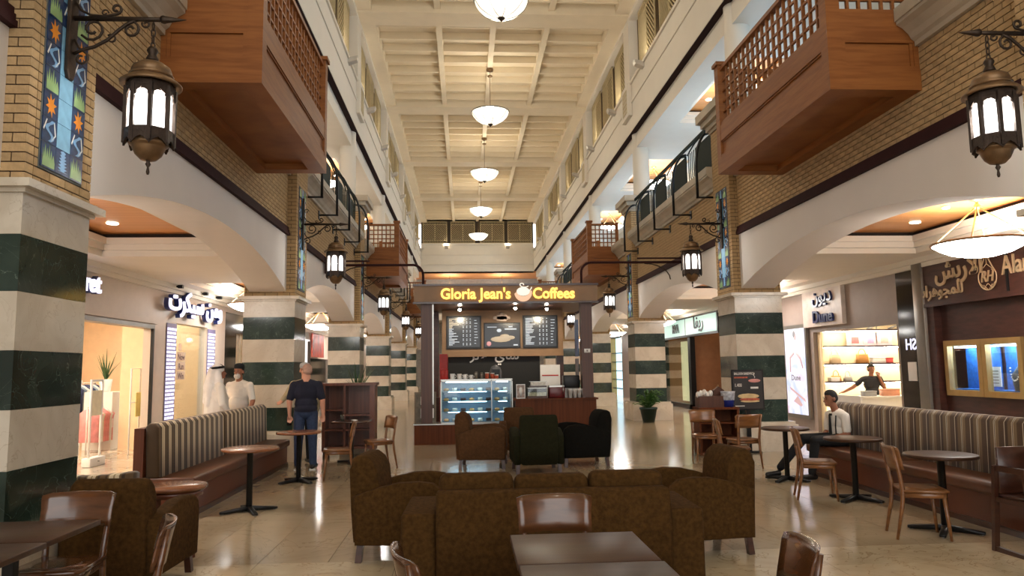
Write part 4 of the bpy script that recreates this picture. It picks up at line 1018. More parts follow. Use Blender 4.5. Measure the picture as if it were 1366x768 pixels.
# counter with till goods
t=thing('shop_counter','white sales counter in front of the shoe shop shelves','counter',(X+.1,16.6,0)); MB().rbox(.2,3.0,-.3,.3,0,.86,.01,1).build('body',m_whiteplas,t); MB().box(.15,3.05,-.34,.34,.86,.90).build('top',m_whiteplas,t)
for i,(x,w,h,c) in enumerate(((.55,.3,.12,(150,150,150)),(1.05,.4,.16,(214,150,120)),(1.5,.16,.30,(180,190,200)),(1.85,.3,.14,(60,60,60)),(2.2,.26,.2,(230,230,232)),(2.5,.22,.16,(230,230,232)))):
    shoebox(x,.9,w,h,P('ctr_%d'%i,rgb(*c),.5,var=.1),['grey stapler box','orange stack of tins','clear acrylic stand','black card reader box','white carton','second white carton'][i]+' on the white sales counter',16.5,'counter_box','box')
t=thing('paper_bag','green and white paper bag on the sales counter','bag',(X+1.75,16.75,.9)); MB().rbox(-.09,.09,-.05,.05,0,.26,.006,1).build('body',P('green_print',rgb(60,150,80),.6,var=.4),t); MB().tube([(-.04,0,.26),(-.03,0,.33),(.03,0,.33),(.04,0,.26)],.006,4).build('handle',m_whiteplas,t)
tube_lamp(X+1.2,X+1.4,14.6,17.2,3.3,'ceiling strip lamp inside the shoe shop',m_strip_w)
t=thing('white_leaflet_board','tilted white board at the shoe shop threshold behind the seated man','board',(X-.3,15.6,0)); MB().box(-.02,.02,-.5,.5,.62,.96).build('board',m_whiteplas,t); MB().box(-.02,.02,-.03,.03,0,.62).build('leg',m_steel,t)
# ------ right: fashion shop with mint sign
t=thing('mint_light_sign','glowing mint green shop sign reading RIVA and its Arabic name','shop sign',(X-.05,27.75,0))
m_mint=EM('mint_glow',(.52,.90,.76,1),.55)
MB().box(-.06,.05,-3.5,3.5,2.74,3.52).build('sign_box',m_black,t); MB().box(-.07,-.06,.2,3.4,2.82,3.44).build('light_face',m_mint,t); MB().box(-.07,-.06,-3.4,.1,2.82,3.44).build('light_face',m_mint,t)
put_text(text_mesh('RIVA',.48,.012,.012,name='latin_lettering',mat=m_black,sx=.9),'latin_lettering',t,(-.08,1.4,2.96),'-x'); put_text(text_mesh('\uFE8E\uFED4\uFEF3\uFEAD',.62,.012,.012,name='arabic_lettering',mat=m_black,sx=1.3),'arabic_lettering',t,(-.08,-1.5,3.02),'-x')
t=thing('fashion_shop_front','fashion shop front with pale lit window and brown open entrance','shop front',(X,24.2,0))
m_palewin=EM('pale_window_glow',rgb(226,214,160),.95)
MB().box(.7,.74,3.7,7.1,.18,2.68).build('lit_window',m_palewin,t); MB().box(-.02,.02,3.7,7.1,.18,2.68).build('pane',m_glass,t)
for a,e in ((3.4,3.7),(7.05,7.2)): MB().box(-.04,.15,a,e,0,2.74).build('frame_post',m_black,t)
MB().box(-.04,.15,3.4,7.2,0,.18).build('sill',m_black,t)
mb=MB(); mb.box(2.9,3,0,7.2,0,3.5); mb.box(.15,3,0,.1,0,3.5); mb.box(.15,3,7.1,7.2,0,3.5); mb.box(.15,3,3.5,3.6,0,3.5); mb.box(0,3,0,7.2,3.5,3.56); mb.build('room_shell',P('brown_room',rgb(150,104,70),.6,var=.08),t)
for y in (.7,1.9):
    b=MB(); b.box(2.85,2.9,y,y+.9,.5,2.3); b.build('wall_panel',m_rwood,t)
tube_lamp(X+1,X+1.2,24.8,27.3,3.46,'ceiling strip lamp inside the fashion shop',EM('warm_tube',(1,.8,.55,1),5))
t=thing('white_mannequin','white robed mannequin in the pale fashion shop window','mannequin',(X+.36,28.4,.02)); MB().lathe([(.22,0),(.2,.3),(.16,.8),(.15,1.1),(.2,1.35),(.12,1.5),(.05,1.55),(.05,1.6),(.09,1.68),(.1,1.78),(.07,1.88),(.01,1.92)],n=16).build('robe',m_whiteplas,t)
t=thing('cyan_shelf_display','glowing cyan shelf display in the far right shop','display',(X,40.0,0)); MB().box(.3,.34,0,3.2,0,3.3).build('glow_back',EM('cyan_glow',(.55,.85,1,1),1.4),t)
for z in (.4,.9,1.4,1.9,2.4): MB().box(.05,.3,0,3.2,z,z+.04).build('shelf',m_black,t)
MB().box(0,.3,0,.1,0,3.3).build('side_panel',m_gold,t); MB().box(0,.3,3.1,3.2,0,3.3).build('side_panel',m_gold,t)
mb=MB(); mb.box(13.4,13.6,-8,70,0,10); tag(mb.build('wall_right_outer',m_shopwall),kind='structure')
# gallery back walls with shop windows
for side in SIDES:
    sg,XX,WX,SX=SIDES[side]
    mb=MB(); mb.box(SX,SX+sg*.2,YB,70,5.84,9.4); gw=tag(mb.build('wall_gallery_%s'%side,m_white),kind='structure')
    for k in range(0,6):
        c=(CY(k)+CW+CY(k+1))/2
        b=MB().box(SX-sg*.03,SX,c-2.6,c+2.6,5.9,8.3).build('shop_window',EM('gallery_window_%s%d'%(side,k),(.36,.66,1,1) if side=='right' else (1,.94,.84,1),3.0 if side=='right' else .9),gw)
        for i in range(5): MB().box(SX-sg*.06,SX-sg*.03,c-2.6+i*1.28,c-2.52+i*1.28,5.9,8.3).build('mullion',m_white,b)
# bridge railing at the far end
t=thing('bridge_railing','dark railing of the far bridge above the kiosk sign','railing',(1.0,YE-.1,5.85)); MB().box(-4.3,4.4,-.03,.03,1.9,1.96).build('top_rail',m_black,t); MB().box(-4.3,4.4,-.02,.02,.1,.14).build('bottom_rail',m_black,t); [MB().box(x,x+.06,-.03,.03,0,1.9).build('post',m_black,t) for x in (-4.2,0,4.2)]
for i in range(60): MB().box(-4.2+i*.145,-4.185+i*.145,-.01,.01,.1,1.9).build('baluster',m_black,t)
for i in range(2):
    t=thing('shallow_bowl_pendant','shallow white bowl pendant above the far bridge, %s one'%['left','right'][i],'pendant lamp',((-1.2,3.0)[i],YE+2,8.3)); MB().lathe([(.02,-.2),(.38,-.14),(.62,0),(.59,.005)],n=20).build('bowl',m_gbowl,t); MB().tube([(0,0,0),(0,0,.85)],.015,5).build('rod',m_bronze,t)
# ================================================================== COFFEE KIOSK
KY=16.5
m_kwood=wood('kiosk_wood',rgb(72,40,26),rgb(86,50,32),.4,(4,1,1),3,0)
m_kred=wood('counter_wood',rgb(82,40,14),rgb(98,50,20),.5,(4,1,1),2,0,spec=.2)
m_ktan=P('kiosk_tan',rgb(132,100,68),.5,var=.06)
m_yel=EM('yellow_letter',(1,.56,.07,1),1.5); m_cupw=EM('logo_cream',(1,.92,.75,1),.8); m_cupo=EM('logo_peach',(1,.55,.3,1),.7)
m_screen=P('menu_black',rgb(20,22,28),.2,var=.2)
m_txt=EM('menu_text',(.75,.85,.95,1),.55); m_txtw=EM('menu_text_warm',(1,.75,.45,1),.6)
m_red=P('red_print',rgb(172,36,28),.5,var=.1)
k=thing('coffee_kiosk','brown wooden coffee kiosk with illuminated yellow sign and menu boards','kiosk',(0,KY,0))
for x in (-.98,2.63): MB().box(x,x+.25,.02,.27,.46 if x<0 else .975,3.12).build('pillar',m_kwood,k)
for x in (-.85,2.35): MB().box(x,x+.18,2.4,2.6,0,3.12).build('rear_pillar',m_dwood,k)
MB().box(-.73,-.70,.02,.05,.9,3.1).build('pillar_trim',m_chrome,k)
b=MB(); b.box(-1.13,3.0,-.1,-.04,3.14,3.50); b.box(-1.13,-1.07,-.04,3.0,3.14,3.50); b.box(2.94,3.0,-.04,3.0,3.14,3.50); b.box(-1.13,3.0,2.94,3.0,3.14,3.5); b.build('sign_fascia',m_ktan,k)
MB().box(-1.15,3.02,-.13,3.02,3.50,3.54).build('roof_edge',m_dwood,k); MB().box(-1.15,3.02,-.13,-.03,3.10,3.14).build('fascia_lip',m_dwood,k)
MB().box(-1.1,2.97,-.06,2.97,3.12,3.16).build('canopy_ceiling',m_kwood,k)
put_text(text_mesh("Gloria Jean's",.335,.025,.009,name='sign_lettering',mat=m_yel,sx=.93),'sign_lettering',k,(.245,-.14,3.205),'-y'); put_text(text_mesh('Coffees',.335,.025,.009,name='sign_lettering',mat=m_yel,sx=.92),'sign_lettering',k,(2.0,-.14,3.205),'-y')
# cup logo
lg=MB().ell((1.31,-.13,3.36),.15,.015,.10,18,8).build('logo_cup',m_cupw,k)
b=MB(); pts=[]
for i in range(13): a=PI+PI*i/12; pts.append((1.31+.2*math.cos(a+.15),3.34+.21*math.sin(a+.15)))
for i in range(13): a=2*PI-PI*i/12; pts.append((1.31+.15*math.cos(a+.15),3.37+.12*math.sin(a+.15)))
b.prism(pts,'y',-.15,-.12); b.build('logo_swirl',m_cupo,lg)
MB().tube([(1.31+.07*math.cos(a)+(.02*a-.06),-.14,3.50+.045*math.sin(a)) for a in [i*.45 for i in range(14)]],.012,5).build('logo_steam',m_cupw,lg)
MB().tube([(1.45,-.14,3.38),(1.49,-.14,3.42),(1.50,-.14,3.46)],.012,5).build('logo_stroke',m_cupw,lg)
# board wall with three menus
mw=MB().box(-.58,2.49,2.1,2.16,1.95,3.12).build('menu_wall',m_ktan,k)
def menu(x0,x1,z0,z1,cols,nm,warm):
    f=MB().box(x0,x1,2.06,2.1,z0,z1).build('menu_board',m_black,k,None); s=MB().box(x0+.04,x1-.04,2.052,2.06,z0+.04,z1-.04).build('menu_screen',m_screen,f)
    w=x1-x0; random.seed(int(x0*100)+5)
    b=MB(); b2=MB(); z=z1-.09; i=0
    while z>z0+.08:
        l=(.08+.22*random.random())*w
        (b2 if (warm and i<7) else b).box(x0+.07,x0+.07+l,2.048,2.052,z,z+.016)
        if i%3!=1:
            for c in range(3): b.box(x0+w*(.47+.1*c),x0+w*(.50+.1*c),2.048,2.052,z,z+.016)
        if i%2: b.box(x0+w*.8,x0+w*(.84+.08*random.random()),2.048,2.052,z,z+.012)
        z-=.036; i+=1
    tag(b.build('menu_print',m_txt,f),kind='stuff')
    if b2.v: tag(b2.build('menu_print',m_txtw,f),kind='stuff')
menu(-.47,.41,2.15,2.98,3,'a',True); menu(1.46,2.35,2.15,2.98,3,'b',False)
f=MB().box(.47,1.40,2.06,2.1,2.16,2.80).build('menu_board',m_black,k); MB().box(.50,1.37,2.052,2.06,2.19,2.77).build('menu_screen',m_screen,f)
m_bread=EM('bread_print',rgb(196,160,110),.55,var=.3); m_pinkp=EM('pink_print',rgb(220,110,120),.6)
b=MB(); b.ell((.9,2.05,2.38),.26,.006,.075,16,6); b.ell((1.0,2.05,2.46),.12,.006,.05,12,6); b.ell((1.14,2.05,2.42),.12,.006,.05,12,6); b.build('sandwich_print',m_bread,f)
b=MB(); b.ell((.60,2.05,2.27),.06,.006,.06,14,6); b.build('badge_print',m_pinkp,f); b=MB(); b.ell((.86,2.05,2.60),.06,.006,.045,12,6); b.box(.56,.8,2.047,2.052,2.68,2.695); b.box(1.0,1.3,2.047,2.052,2.62,2.65); b.box(1.1,1.2,2.047,2.052,2.68,2.71); b.box(1.22,1.33,2.047,2.052,2.22,2.25); b.build('print_marks',m_txt,f)
lgm=MB(); lgm.box(.72,1.14,2.075,2.1,2.88,2.96); lgm.box(.80,1.06,2.075,2.1,2.84,3.0); lgm.ell((.93,2.09,3.02),.07,.015,.05,12,6); lgm.build('wall_emblem',P('pewter',rgb(150,130,116),.4,.4),k)
bw=MB().box(-.5,1.9,2.28,2.32,.0,2.05).build('back_wall',P('matt_black',rgb(12,12,12),.7),k)
put_text(text_mesh('\uFEB0\uFE97\uFEFB  \uFEF1\uFE8E\uFEB7',.34,.008,.006,name='back_lettering',mat=m_whiteplas,sx=1.0),'back_lettering',k,(.75,2.26,1.88),'-y')
# counters
MB().box(1.11,2.93,0,.6,0,.93).build('counter_body',m_kred,k); MB().box(1.06,2.97,-.04,.66,.93,.97).build('counter_top',m_kred,k)
MB().box(-1.13,1.11,0,.62,0,.43).build('case_base',m_kred,k); MB().box(-1.15,1.11,-.02,.64,.43,.45).build('base_top',m_chrome,k)
MB().box(-1.0,-.2,2.0,2.28,0,.95).build('back_bench',m_dwood,k); MB().box(-.6,-.42,.9,1.5,.45,2.0).build('red_cabinet',m_red,k)
# spotlights
for i,(x,y) in enumerate(((-.12,.9),(1.18,.6),(1.95,.9))):
    t=thing('track_spotlight','small bright spotlight under the kiosk canopy, %s'%['left','middle','right'][i],'spotlight',(x,KY+y,3.12)); MB().cyl((0,0),.02,-.06,0,8).build('stem',m_black,t); MB().ell((0,0,-.08),.035,.035,.035,10,6).build('bulb',EM('bulb_%d'%i,(1,.9,.75,1),60),t)
    l=bpy.data.lights.new('spot_beam','SPOT'); l.energy=45; l.color=(1,.85,.62); l.spot_size=1.9; l.spot_blend=.6; l.shadow_soft_size=.05; o=bpy.data.objects.new('spot_beam',l); COL.objects.link(o); o.parent=t; o.location=(0,.02,-.14); o.rotation_euler=(.75,0,0)
# conduit pipes that reach from the walls to the kiosk roof
for s,x0,x1,nm in ((-1,WL,-1.0,'left'),(1,WR,2.85,'right')):
    t=thing('conduit_pipe','brown overhead pipe running from the %s wall and bending down to the kiosk roof'%nm,'pipe',(x1,KY+1.2,3.5)); q=x0-x1-s*.035; z=.66 if s<0 else .7
    MB().tube([(0,0,.04),(0,0,z-.25)]+[(s*.25*(1-math.cos(a)),0,z-.25+.25*math.sin(a)) for a in [PI/2*j/6 for j in range(1,7)]]+[(q,0,z)],.03,8).build('pipe',m_mould,t); MB().tube([(q*.55,0,z+.10),(q,0,z+.10)],.022,6).build('upper_pipe',m_mould,t)
    MB().box(q-s*.03,q,-.08,.08,z-.2,z+.2).build('wall_plate',m_mould,t)
    MB().tube([(q*.62,0,z-.03)]+[(q*(.62+.25*math.sin(a)),0,z-.03-.4*(1-math.cos(a))) for a in [PI/2*j/6 for j in range(1,7)]],.015,6).build('stay',m_iron,t)
# ---- pastry case
c=thing('pastry_display_case','lit steel and glass pastry display case on the kiosk counter','display case',(-.55,KY-.02,.45)); W_,D_,H_=1.6,.6,.95
for x in (0,W_*.70,W_-.02):
    for y in (0,D_-.02): MB().box(x,x+.02,y,y+.02,0,H_).build('post',m_chrome,c)
for z in (0,H_-.03): 
    b=MB(); b.box(0,W_,0,.02,z,z+.03); b.box(0,W_,D_-.02,D_,z,z+.03); b.box(0,.02,0,D_,z,z+.03); b.box(W_-.02,W_,0,D_,z,z+.03); b.build('frame_rail',m_chrome,c)
MB().box(0,W_,0,D_,H_,H_+.02).build('top_plate',m_chrome,c); MB().box(0.02,W_-.02,D_-.06,D_-.04,0,H_).build('back_panel',P('case_back',rgb(120,140,160),.4,.2),c)
m_case=EM('cool_case_light',(.55,.82,1,1),11)
for x0,x1 in ((.02,W_*.7),(W_*.7+.02,W_-.02)):
    for z in (.25,.48,.70):
        s=MB().box(x0,x1,.1,D_-.06,z,z+.012).build('shelf',P('glass_shelf',rgb(150,175,185),.1),c); MB().box(x0+.15,x1-.1,.16,.19,z-.02,z-.004).build('shelf_light',m_case,s)
    MB().box(x0+.1,x1-.08,.1,.14,H_-.055,H_-.035).build('top_light',m_case,c); MB().box(x0,x1,.004,.010,.03,H_-.03).build('front_pane',m_glass,c)
MB().box(.004,.010,.02,D_-.06,.03,H_-.03).build('side_pane',m_glass,c)
bun=MB().lathe([(.05,0),(.062,.02),(.058,.045),(.03,.06),(.005,.062)],n=12).mesh('pastry',P('pastry',rgb(190,140,84),.6,var=.3)); cake=MB().lathe([(.055,0),(.055,.06),(.05,.065),(.005,.066)],n=14).mesh('pastry',P('cream_cake',rgb(230,220,206),.5,var=.1)); choc=MB().rbox(-.06,.06,-.05,.05,0,.06,.01,1).mesh('pastry',P('choc',rgb(70,42,30),.5,var=.2))
SH=['lowest','second','third','top']
for si,z in enumerate((.035,.262,.492,.712)):
    for i in range(8):
        x=.12+i*.19; 
        if abs(x-W_*.7)<.05: x+=.06
        kd=(si*3+i)%3; t=thing('pastry','%s on the %s shelf of the pastry case, %s from the left'%(['round golden bun','white cream cake','dark chocolate slice'][kd],SH[si],UORD[i]),'pastry',(-.55+x,KY-.02+.28,.45+z),0,'pastries in the display case'); link('cake',(bun,cake,choc)[kd],t)
# ---- leaning photo panel left of the case
t=thing('photo_stand','framed panel with two pale notices at the left end of the kiosk counter','notice stand',(-.89,KY+.05,.45)); MB().box(-.24,.24,0,.03,0,.70).build('frame',P('bronze_frame',rgb(110,96,78),.5,.3),t)
MB().box(-.10,.19,-.006,0,.42,.60).build('notice',m_whiteplas,t); MB().box(-.10,.19,-.006,0,.13,.34).build('notice',m_whiteplas,t); MB().box(-.21,.21,-.004,0,.03,.67).build('backing',P('murky_print',rgb(92,84,70),.5,var=.5,scale=9),t)
# ---- goods on the case and counter
ZT=1.42
def mug(x,lab,s=1):
    t=thing('mug',lab,'mug',(x,KY+.2,ZT),0,'white mugs on the pastry case'); MB().lathe([(.04*s,0),(.045*s,.01),(.048*s,.11*s),(.043*s,.11*s),(.04*s,.02),(.001,.02)],n=16).build('cup',m_whiteplas,t); MB().tube([(.045*s+.03*s*math.sin(a),0,.055*s+.032*s*math.cos(a)) for a in [PI*i/8 for i in range(9)]],.007,5).build('handle',m_whiteplas,t)
for i,(x,s) in enumerate(((-.29,1.15),(-.13,1.1),(.0,1.0),(.13,.85))): mug(x,'white mug on the pastry case, %s from the left'%UORD[i],s)
for i,x in enumerate((.25,.37)):
    t=thing('steel_tumbler','%s steel travel tumbler on the pastry case'%['taller left','shorter right'][i],'tumbler',(x,KY+.2,ZT)); MB().lathe([(.032,0),(.04,.12-.02*i),(.04,.13-.02*i)],n=14).build('body',m_chrome,t); MB().lathe([(.042,.13-.02*i),(.035,.15-.02*i),(.02,.165-.02*i)],n=14).build('lid',m_steel,t)
for i,x in enumerate((.49,.61,.70)):
    t=thing('coffee_tin','red coffee tin with pale lid on the pastry case, %s from the left'%UORD[i],'tin',(x,KY+.2,ZT)); h=(.12,.11,.07)[i]; MB().lathe([(.045,0),(.045,h)],n=14).build('body',P('terracotta_tin',rgb(190,84,56),.5),t); MB().lathe([(.048,h),(.048,h+.02),(.01,h+.022)],n=14).build('lid',m_whiteplas,t)
t=thing('espresso_hood','grey rounded machine hood standing behind the pastry case','machine',(.72,KY+1.0,.95)); MB().rprism([(-.14,0),(.14,0),(.14,.62),(.10,.74),(0,.79),(-.10,.74),(-.14,.62)],'y',-.15,.15,.02,1).build('hood',P('grey_enamel',rgb(96,96,98),.4),t); MB().box(-.09,.09,-.16,-.15,.3,.68).build('dark_front',m_black,t); MB().box(-.2,.2,-.2,.2,-.95,0).build('stand',m_dwood,t)
for i,x in enumerate((-.50,-.42)):
    t=thing('paper_bag','%s red paper bag standing on the pastry case corner'%['left','right'][i],'bag',(x,KY+.25,ZT)); MB().rbox(-.05,.035,-.04,.04,0,.2,.004,1).build('body',m_red,t); MB().tube([(-.03,0,.2),(-.02,0,.25),(.01,0,.25),(.02,0,.2)],.005,4).build('handle',m_red,t)
ZK=.97
t=thing('table_poster','small framed drink picture on the kiosk counter','picture',(1.24,KY+.1,ZK)); MB().box(-.10,.10,0,.02,0,.32).build('frame',m_whiteplas,t); MB().box(-.085,.085,-.003,0,.02,.30).build('print',P('drink_print',rgb(150,130,120),.4,var=.6,scale=14),t); MB().lathe([(.03,.06),(.045,.18),(.04,.24),(.01,.26)],(0,-.006,0),10).xf(Matrix.Diagonal((1,.1,1,1))).build('print_cup',m_whiteplas,t)
t=thing('acrylic_cake_box','clear acrylic cake box with a wooden base on the kiosk counter','cake box',(1.62,KY+.25,ZK)); MB().box(-.22,.22,-.12,.12,0,.05).build('base',m_kwood,t); MB().box(-.2,.2,-.1,.1,.05,.13).build('cake',P('pale_cake',rgb(206,190,160),.6,var=.3,scale=20),t); MB().box(-.22,.22,-.12,-.115,.05,.22).build('front_pane',m_glass,t); MB().box(-.22,.22,-.12,.12,.22,.235).build('lid',m_chrome,t)
t=thing('upper_cake_box','second clear cake box on a dark stand behind the first','cake box',(1.68,KY+.6,ZK)); MB().box(-.2,.2,-.05,.05,0,.27).build('stand',m_dwood,t); MB().box(-.17,.17,-.06,.06,.27,.36).build('cake',P('white_cake',rgb(222,214,200),.6,var=.2,scale=20),t); MB().box(-.2,.2,-.07,.07,.36,.37).build('lid',m_chrome,t)
t=thing('white_notice_board','pale sign board with a red line standing behind the kiosk counter','sign',(2.05,KY+1.3,.0)); MB().box(-.24,.24,0,.03,1.15,1.72).build('board',m_whiteplas,t); MB().box(-.2,.2,-.004,0,1.45,1.48).build('red_line',m_red,t); MB().box(-.05,.05,0,.03,0,1.15).build('leg',m_steel,t)
t=thing('espresso_machine','black and red espresso machine on the kiosk counter','coffee machine',(2.25,KY+.35,ZK)); MB().rbox(-.36,.0,-.2,.2,0,.24,.02).build('red_body',P('dark_red_enamel',rgb(96,20,20),.3),t); MB().rbox(-.02,.34,-.2,.2,.22,.5,.02).build('black_hood',m_black,t); MB().box(-.36,.34,-.18,.2,.24,.28).build('cup_tray',m_chrome,t); MB().tube([(-.05,-.2,.3),(-.05,-.26,.2),(-.05,-.24,.08)],.012,6).build('steam_wand',m_chrome,t); MB().box(.0,.3,-.1,.2,0,.22).build('rear_body',m_steel,t)
for i in range(4):
    t=thing('paper_cup_stack','tall stack of paper cups on the kiosk counter, %s from the left'%UORD[i],'cups',(2.36+i*.1,KY+.07,ZK)); MB().lathe([(.036,0),(.045,.10),(.048,.10),(.046,.13),(.049,.13),(.047,.16),(.05,.16),(.048,.19),(.05,.2)],n=14).build('cups',m_whiteplas,t)
t=thing('kiosk_wall_poster','narrow blue and grey poster hung inside the right kiosk pillar','poster',(2.61,KY+.35,0)); MB().box(-.02,0,0,.45,1.9,2.75).build('print',P('blue_print',rgb(96,120,160),.4,var=.5,scale=4),t); MB().box(-.02,0,0,.45,1.0,1.85).build('lower_print',P('grey_print',rgb(86,80,84),.4,var=.6,scale=9),t)
t=thing('pillar_plate','small pale switch plate on the right kiosk pillar','switch',(2.75,KY-.012,2.02)); MB().rbox(-.07,.07,0,.012,-.045,.045,.003,1).build('plate',m_whiteplas,t); MB().box(-.02,.02,-.006,0,-.02,.02).build('rocker',m_steel,t)
# ================================================================== FURNITURE
def kmap_now():
    km={}
    for c in bpy.data.objects:
        if c.parent: km.setdefault(c.parent.name,[]).append(c)
    return km
# ---- bentwood cafe chair (faces +y, origin on the floor under the seat)
def cafe_chair(mat,stack=0):
    t=thing('cafe_chair','x','chair')
    seat=[(-.21,-.20),(.21,-.20),(.225,.14),(.19,.20),(-.19,.20),(-.225,.14)]
    MB().rprism(seat,'z',.43,.462,.012,2).build('seat',mat,t)
    MB().lathe([(.001,.460),(.15,.460),(.15,.465),(.13,.4635),(.001,.4635)],(0,.0,0),20).build('seat_dish',mat,t)
    MB().rprism([(-.195,-.185),(.195,-.185),(.205,.13),(.17,.18),(-.17,.18),(-.205,.13)],'z',.385,.43,.005,1).build('apron',mat,t)
    for s in (-1,1):
        MB().tube([(s*.175,.15,.42),(s*.195,.185,0)],[.021,.014],8).build('front_leg',mat,t)
        MB().tube([(s*.185,-.275,0),(s*.182,-.215,.30),(s*.182,-.20,.45),(s*.19,-.232,.66),(s*.195,-.268,.85)],[.014,.02,.022,.018,.014],8).build('rear_leg',mat,t)
    # curved back board
    b=MB(); n=10; r=[]
    for zi,(z,dy) in enumerate(((.645,0),(.70,-.010),(.76,-.022),(.82,-.036),(.862,-.048))):
        for th in (0,-.014):
            for i in range(n+1):
                x=-.225+.45*i/n; w=1.0+(.04 if zi>2 else 0); y=-.185-.062*(1-(x/.225)**2)+dy+th; zz=z-(.012 if zi==4 and i in(0,n) else 0)
                r.append((x*w,y,zz))
    b.v=r; m=n+1
    def id(zi,side,i): return (zi*2+side)*m+i
    for zi in range(4):
        for i in range(n):
            b.f.append((id(zi,0,i),id(zi,0,i+1),id(zi+1,0,i+1),id(zi+1,0,i))); b.f.append((id(zi,1,i+1),id(zi,1,i),id(zi+1,1,i),id(zi+1,1,i+1)))
        for i in (0,n): b.f.append((id(zi,0,i),id(zi+1,0,i),id(zi+1,1,i),id(zi,1,i)))
    for zi in (0,4):
        for i in range(n): b.f.append((id(zi,0,i),id(zi,1,i),id(zi,1,i+1),id(zi,0,i+1)))
    b.m=[0]*len(b.f); b.sm=[True]*len(b.f)
    b.build('backrest',mat,t)
    return t
pc=cafe_chair(m_chair); pcd=cafe_chair(m_chair_d); KM=kmap_now(); usedC={0:False,1:False}
def chair(x,y,rz,lab,dark=0):
    src=(pc,pcd)[dark]; t=copy_tree(src,kmap=KM) if usedC[dark] else src
    usedC[dark]=True; t.location=(x,y,0); t.rotation_euler=(0,0,rz); tag(t,lab,None,'bentwood cafe chairs')
chair(.545,4.42,PI,'dark glossy bentwood chair tucked at the far side of the foreground table',1)
chair(-.03,3.42,-PI/2+.25,'dark glossy bentwood chair at the left side of the foreground table',1)
chair(1.26,3.36,PI/2-.15,'dark glossy bentwood chair at the right side of the foreground table',1)
chair(-2.58,4.98,PI+.02,'dark glossy bentwood chair at the far side of the corner table',1)
chair(-1.86,4.12,PI/2+.35,'dark glossy bentwood chair at the right side of the corner table',1)
chair(4.36,6.98,-PI/2-.28,'brown bentwood chair at the nearest round table of the right bench')
chair(4.36,9.05,-PI/2-.32,'brown bentwood chair at the middle round table of the right bench')
chair(3.95,10.75,-PI/2-.25,'brown bentwood chair at the farthest round table of the right bench')
chair(4.52,11.95,.12,'brown bentwood chair behind the farthest right table, near the poster')
chair(4.2,12.85,PI-.1,'brown bentwood chair standing against the right service station')
chair(-1.98,11.65,PI/2+.15,'brown bentwood chair beside the far left pedestal table, seen from its side')
chair(-1.5,12.95,PI*.65,'brown bentwood chair with its back to the wooden shelf unit')
# ---- pedestal tables
def ped_table(r,topm,z=.75):
    t=thing('pedestal_table','x','table')
    MB().lathe([(.001,z-.035),(r-.02,z-.035),(r-.004,z-.03),(r,z-.015),(r-.004,z-.002),(r-.012,z),(.001,z)],n=36).build('table_top',topm,t)
    MB().lathe([(.03,.05),(.036,.06),(.036,z-.06),(.06,z-.045),(.06,z-.035)],n=14).build('column',m_black,t)
    for i in range(4):
        a=i*PI/2+.5; f=MB().rprism([(.02,.012),(.30,.008),(.33,.012),(.33,.035),(.05,.07),(.02,.07)],'y',-.028,.028,.006,1); f.xf(Matrix.Rotation(a,4,'Z')); o=f.build('foot',m_black,t)
        g=MB().lathe([(.018,0),(.018,.012)],(.30*math.cos(a),.30*math.sin(a),0),10).build('glide',m_chrome,o)
    return t
pt=ped_table(.335,m_tabletop2); pt2=ped_table(.335,m_tabletop); KM2=kmap_now()
def ptab(src,x,y,lab,rz=0,first=False):
    t=src if first else copy_tree(src,kmap=KM2); t.location=(x,y,0); t.rotation_euler=(0,0,rz); tag(t,lab,None,'round pedestal tables')
ptab(pt,-2.57,9.12,'round pedestal table with light wood top, nearest along the left bench',0,True)
ptab(pt,-2.5,11.4,'round pedestal table with light wood top beside the man in navy',.3)
ptab(pt2,4.58,10.45,'round pedestal table in front of the seated waiter',.2,True)
ptab(pt2,4.72,8.85,'round dark pedestal table in the middle of the right bench',.1)
ptab(pt2,4.68,7.12,'round dark pedestal table nearest the camera along the right bench',.4)
# small dark square table with glass by the shelf unit
t=thing('square_cafe_table','dark square cafe table by the wooden shelf unit','table',(-2.05,13.62,0)); MB().rbox(-.32,.32,-.32,.32,.72,.75,.006,1).build('table_top',m_dwood,t); MB().cyl((0,0),.035,.04,.72,12).build('column',m_black,t); MB().rbox(-.25,.25,-.03,.03,.01,.05,.006,1).build('foot',m_black,t); MB().rbox(-.03,.03,-.25,.25,.01,.05,.006,1).build('foot',m_black,t)
t=thing('drinking_glass','clear drinking glass on the dark square table','glass',(-2.2,13.5,.75)); MB().lathe([(.028,0),(.036,.12),(.033,.12),(.026,.008),(.001,.008)],n=14).build('tumbler',m_glass,t); MB().lathe([(.001,.009),(.027,.009),(.029,.05),(.001,.05)],n=14).build('water',m_glass,t)
t=thing('paper_napkin','crumpled white napkin on the dark square table','napkin',(-1.98,13.45,.75)); MB().ell((0,0,.015),.06,.04,.015,9,5).build('paper',m_whitec,t)
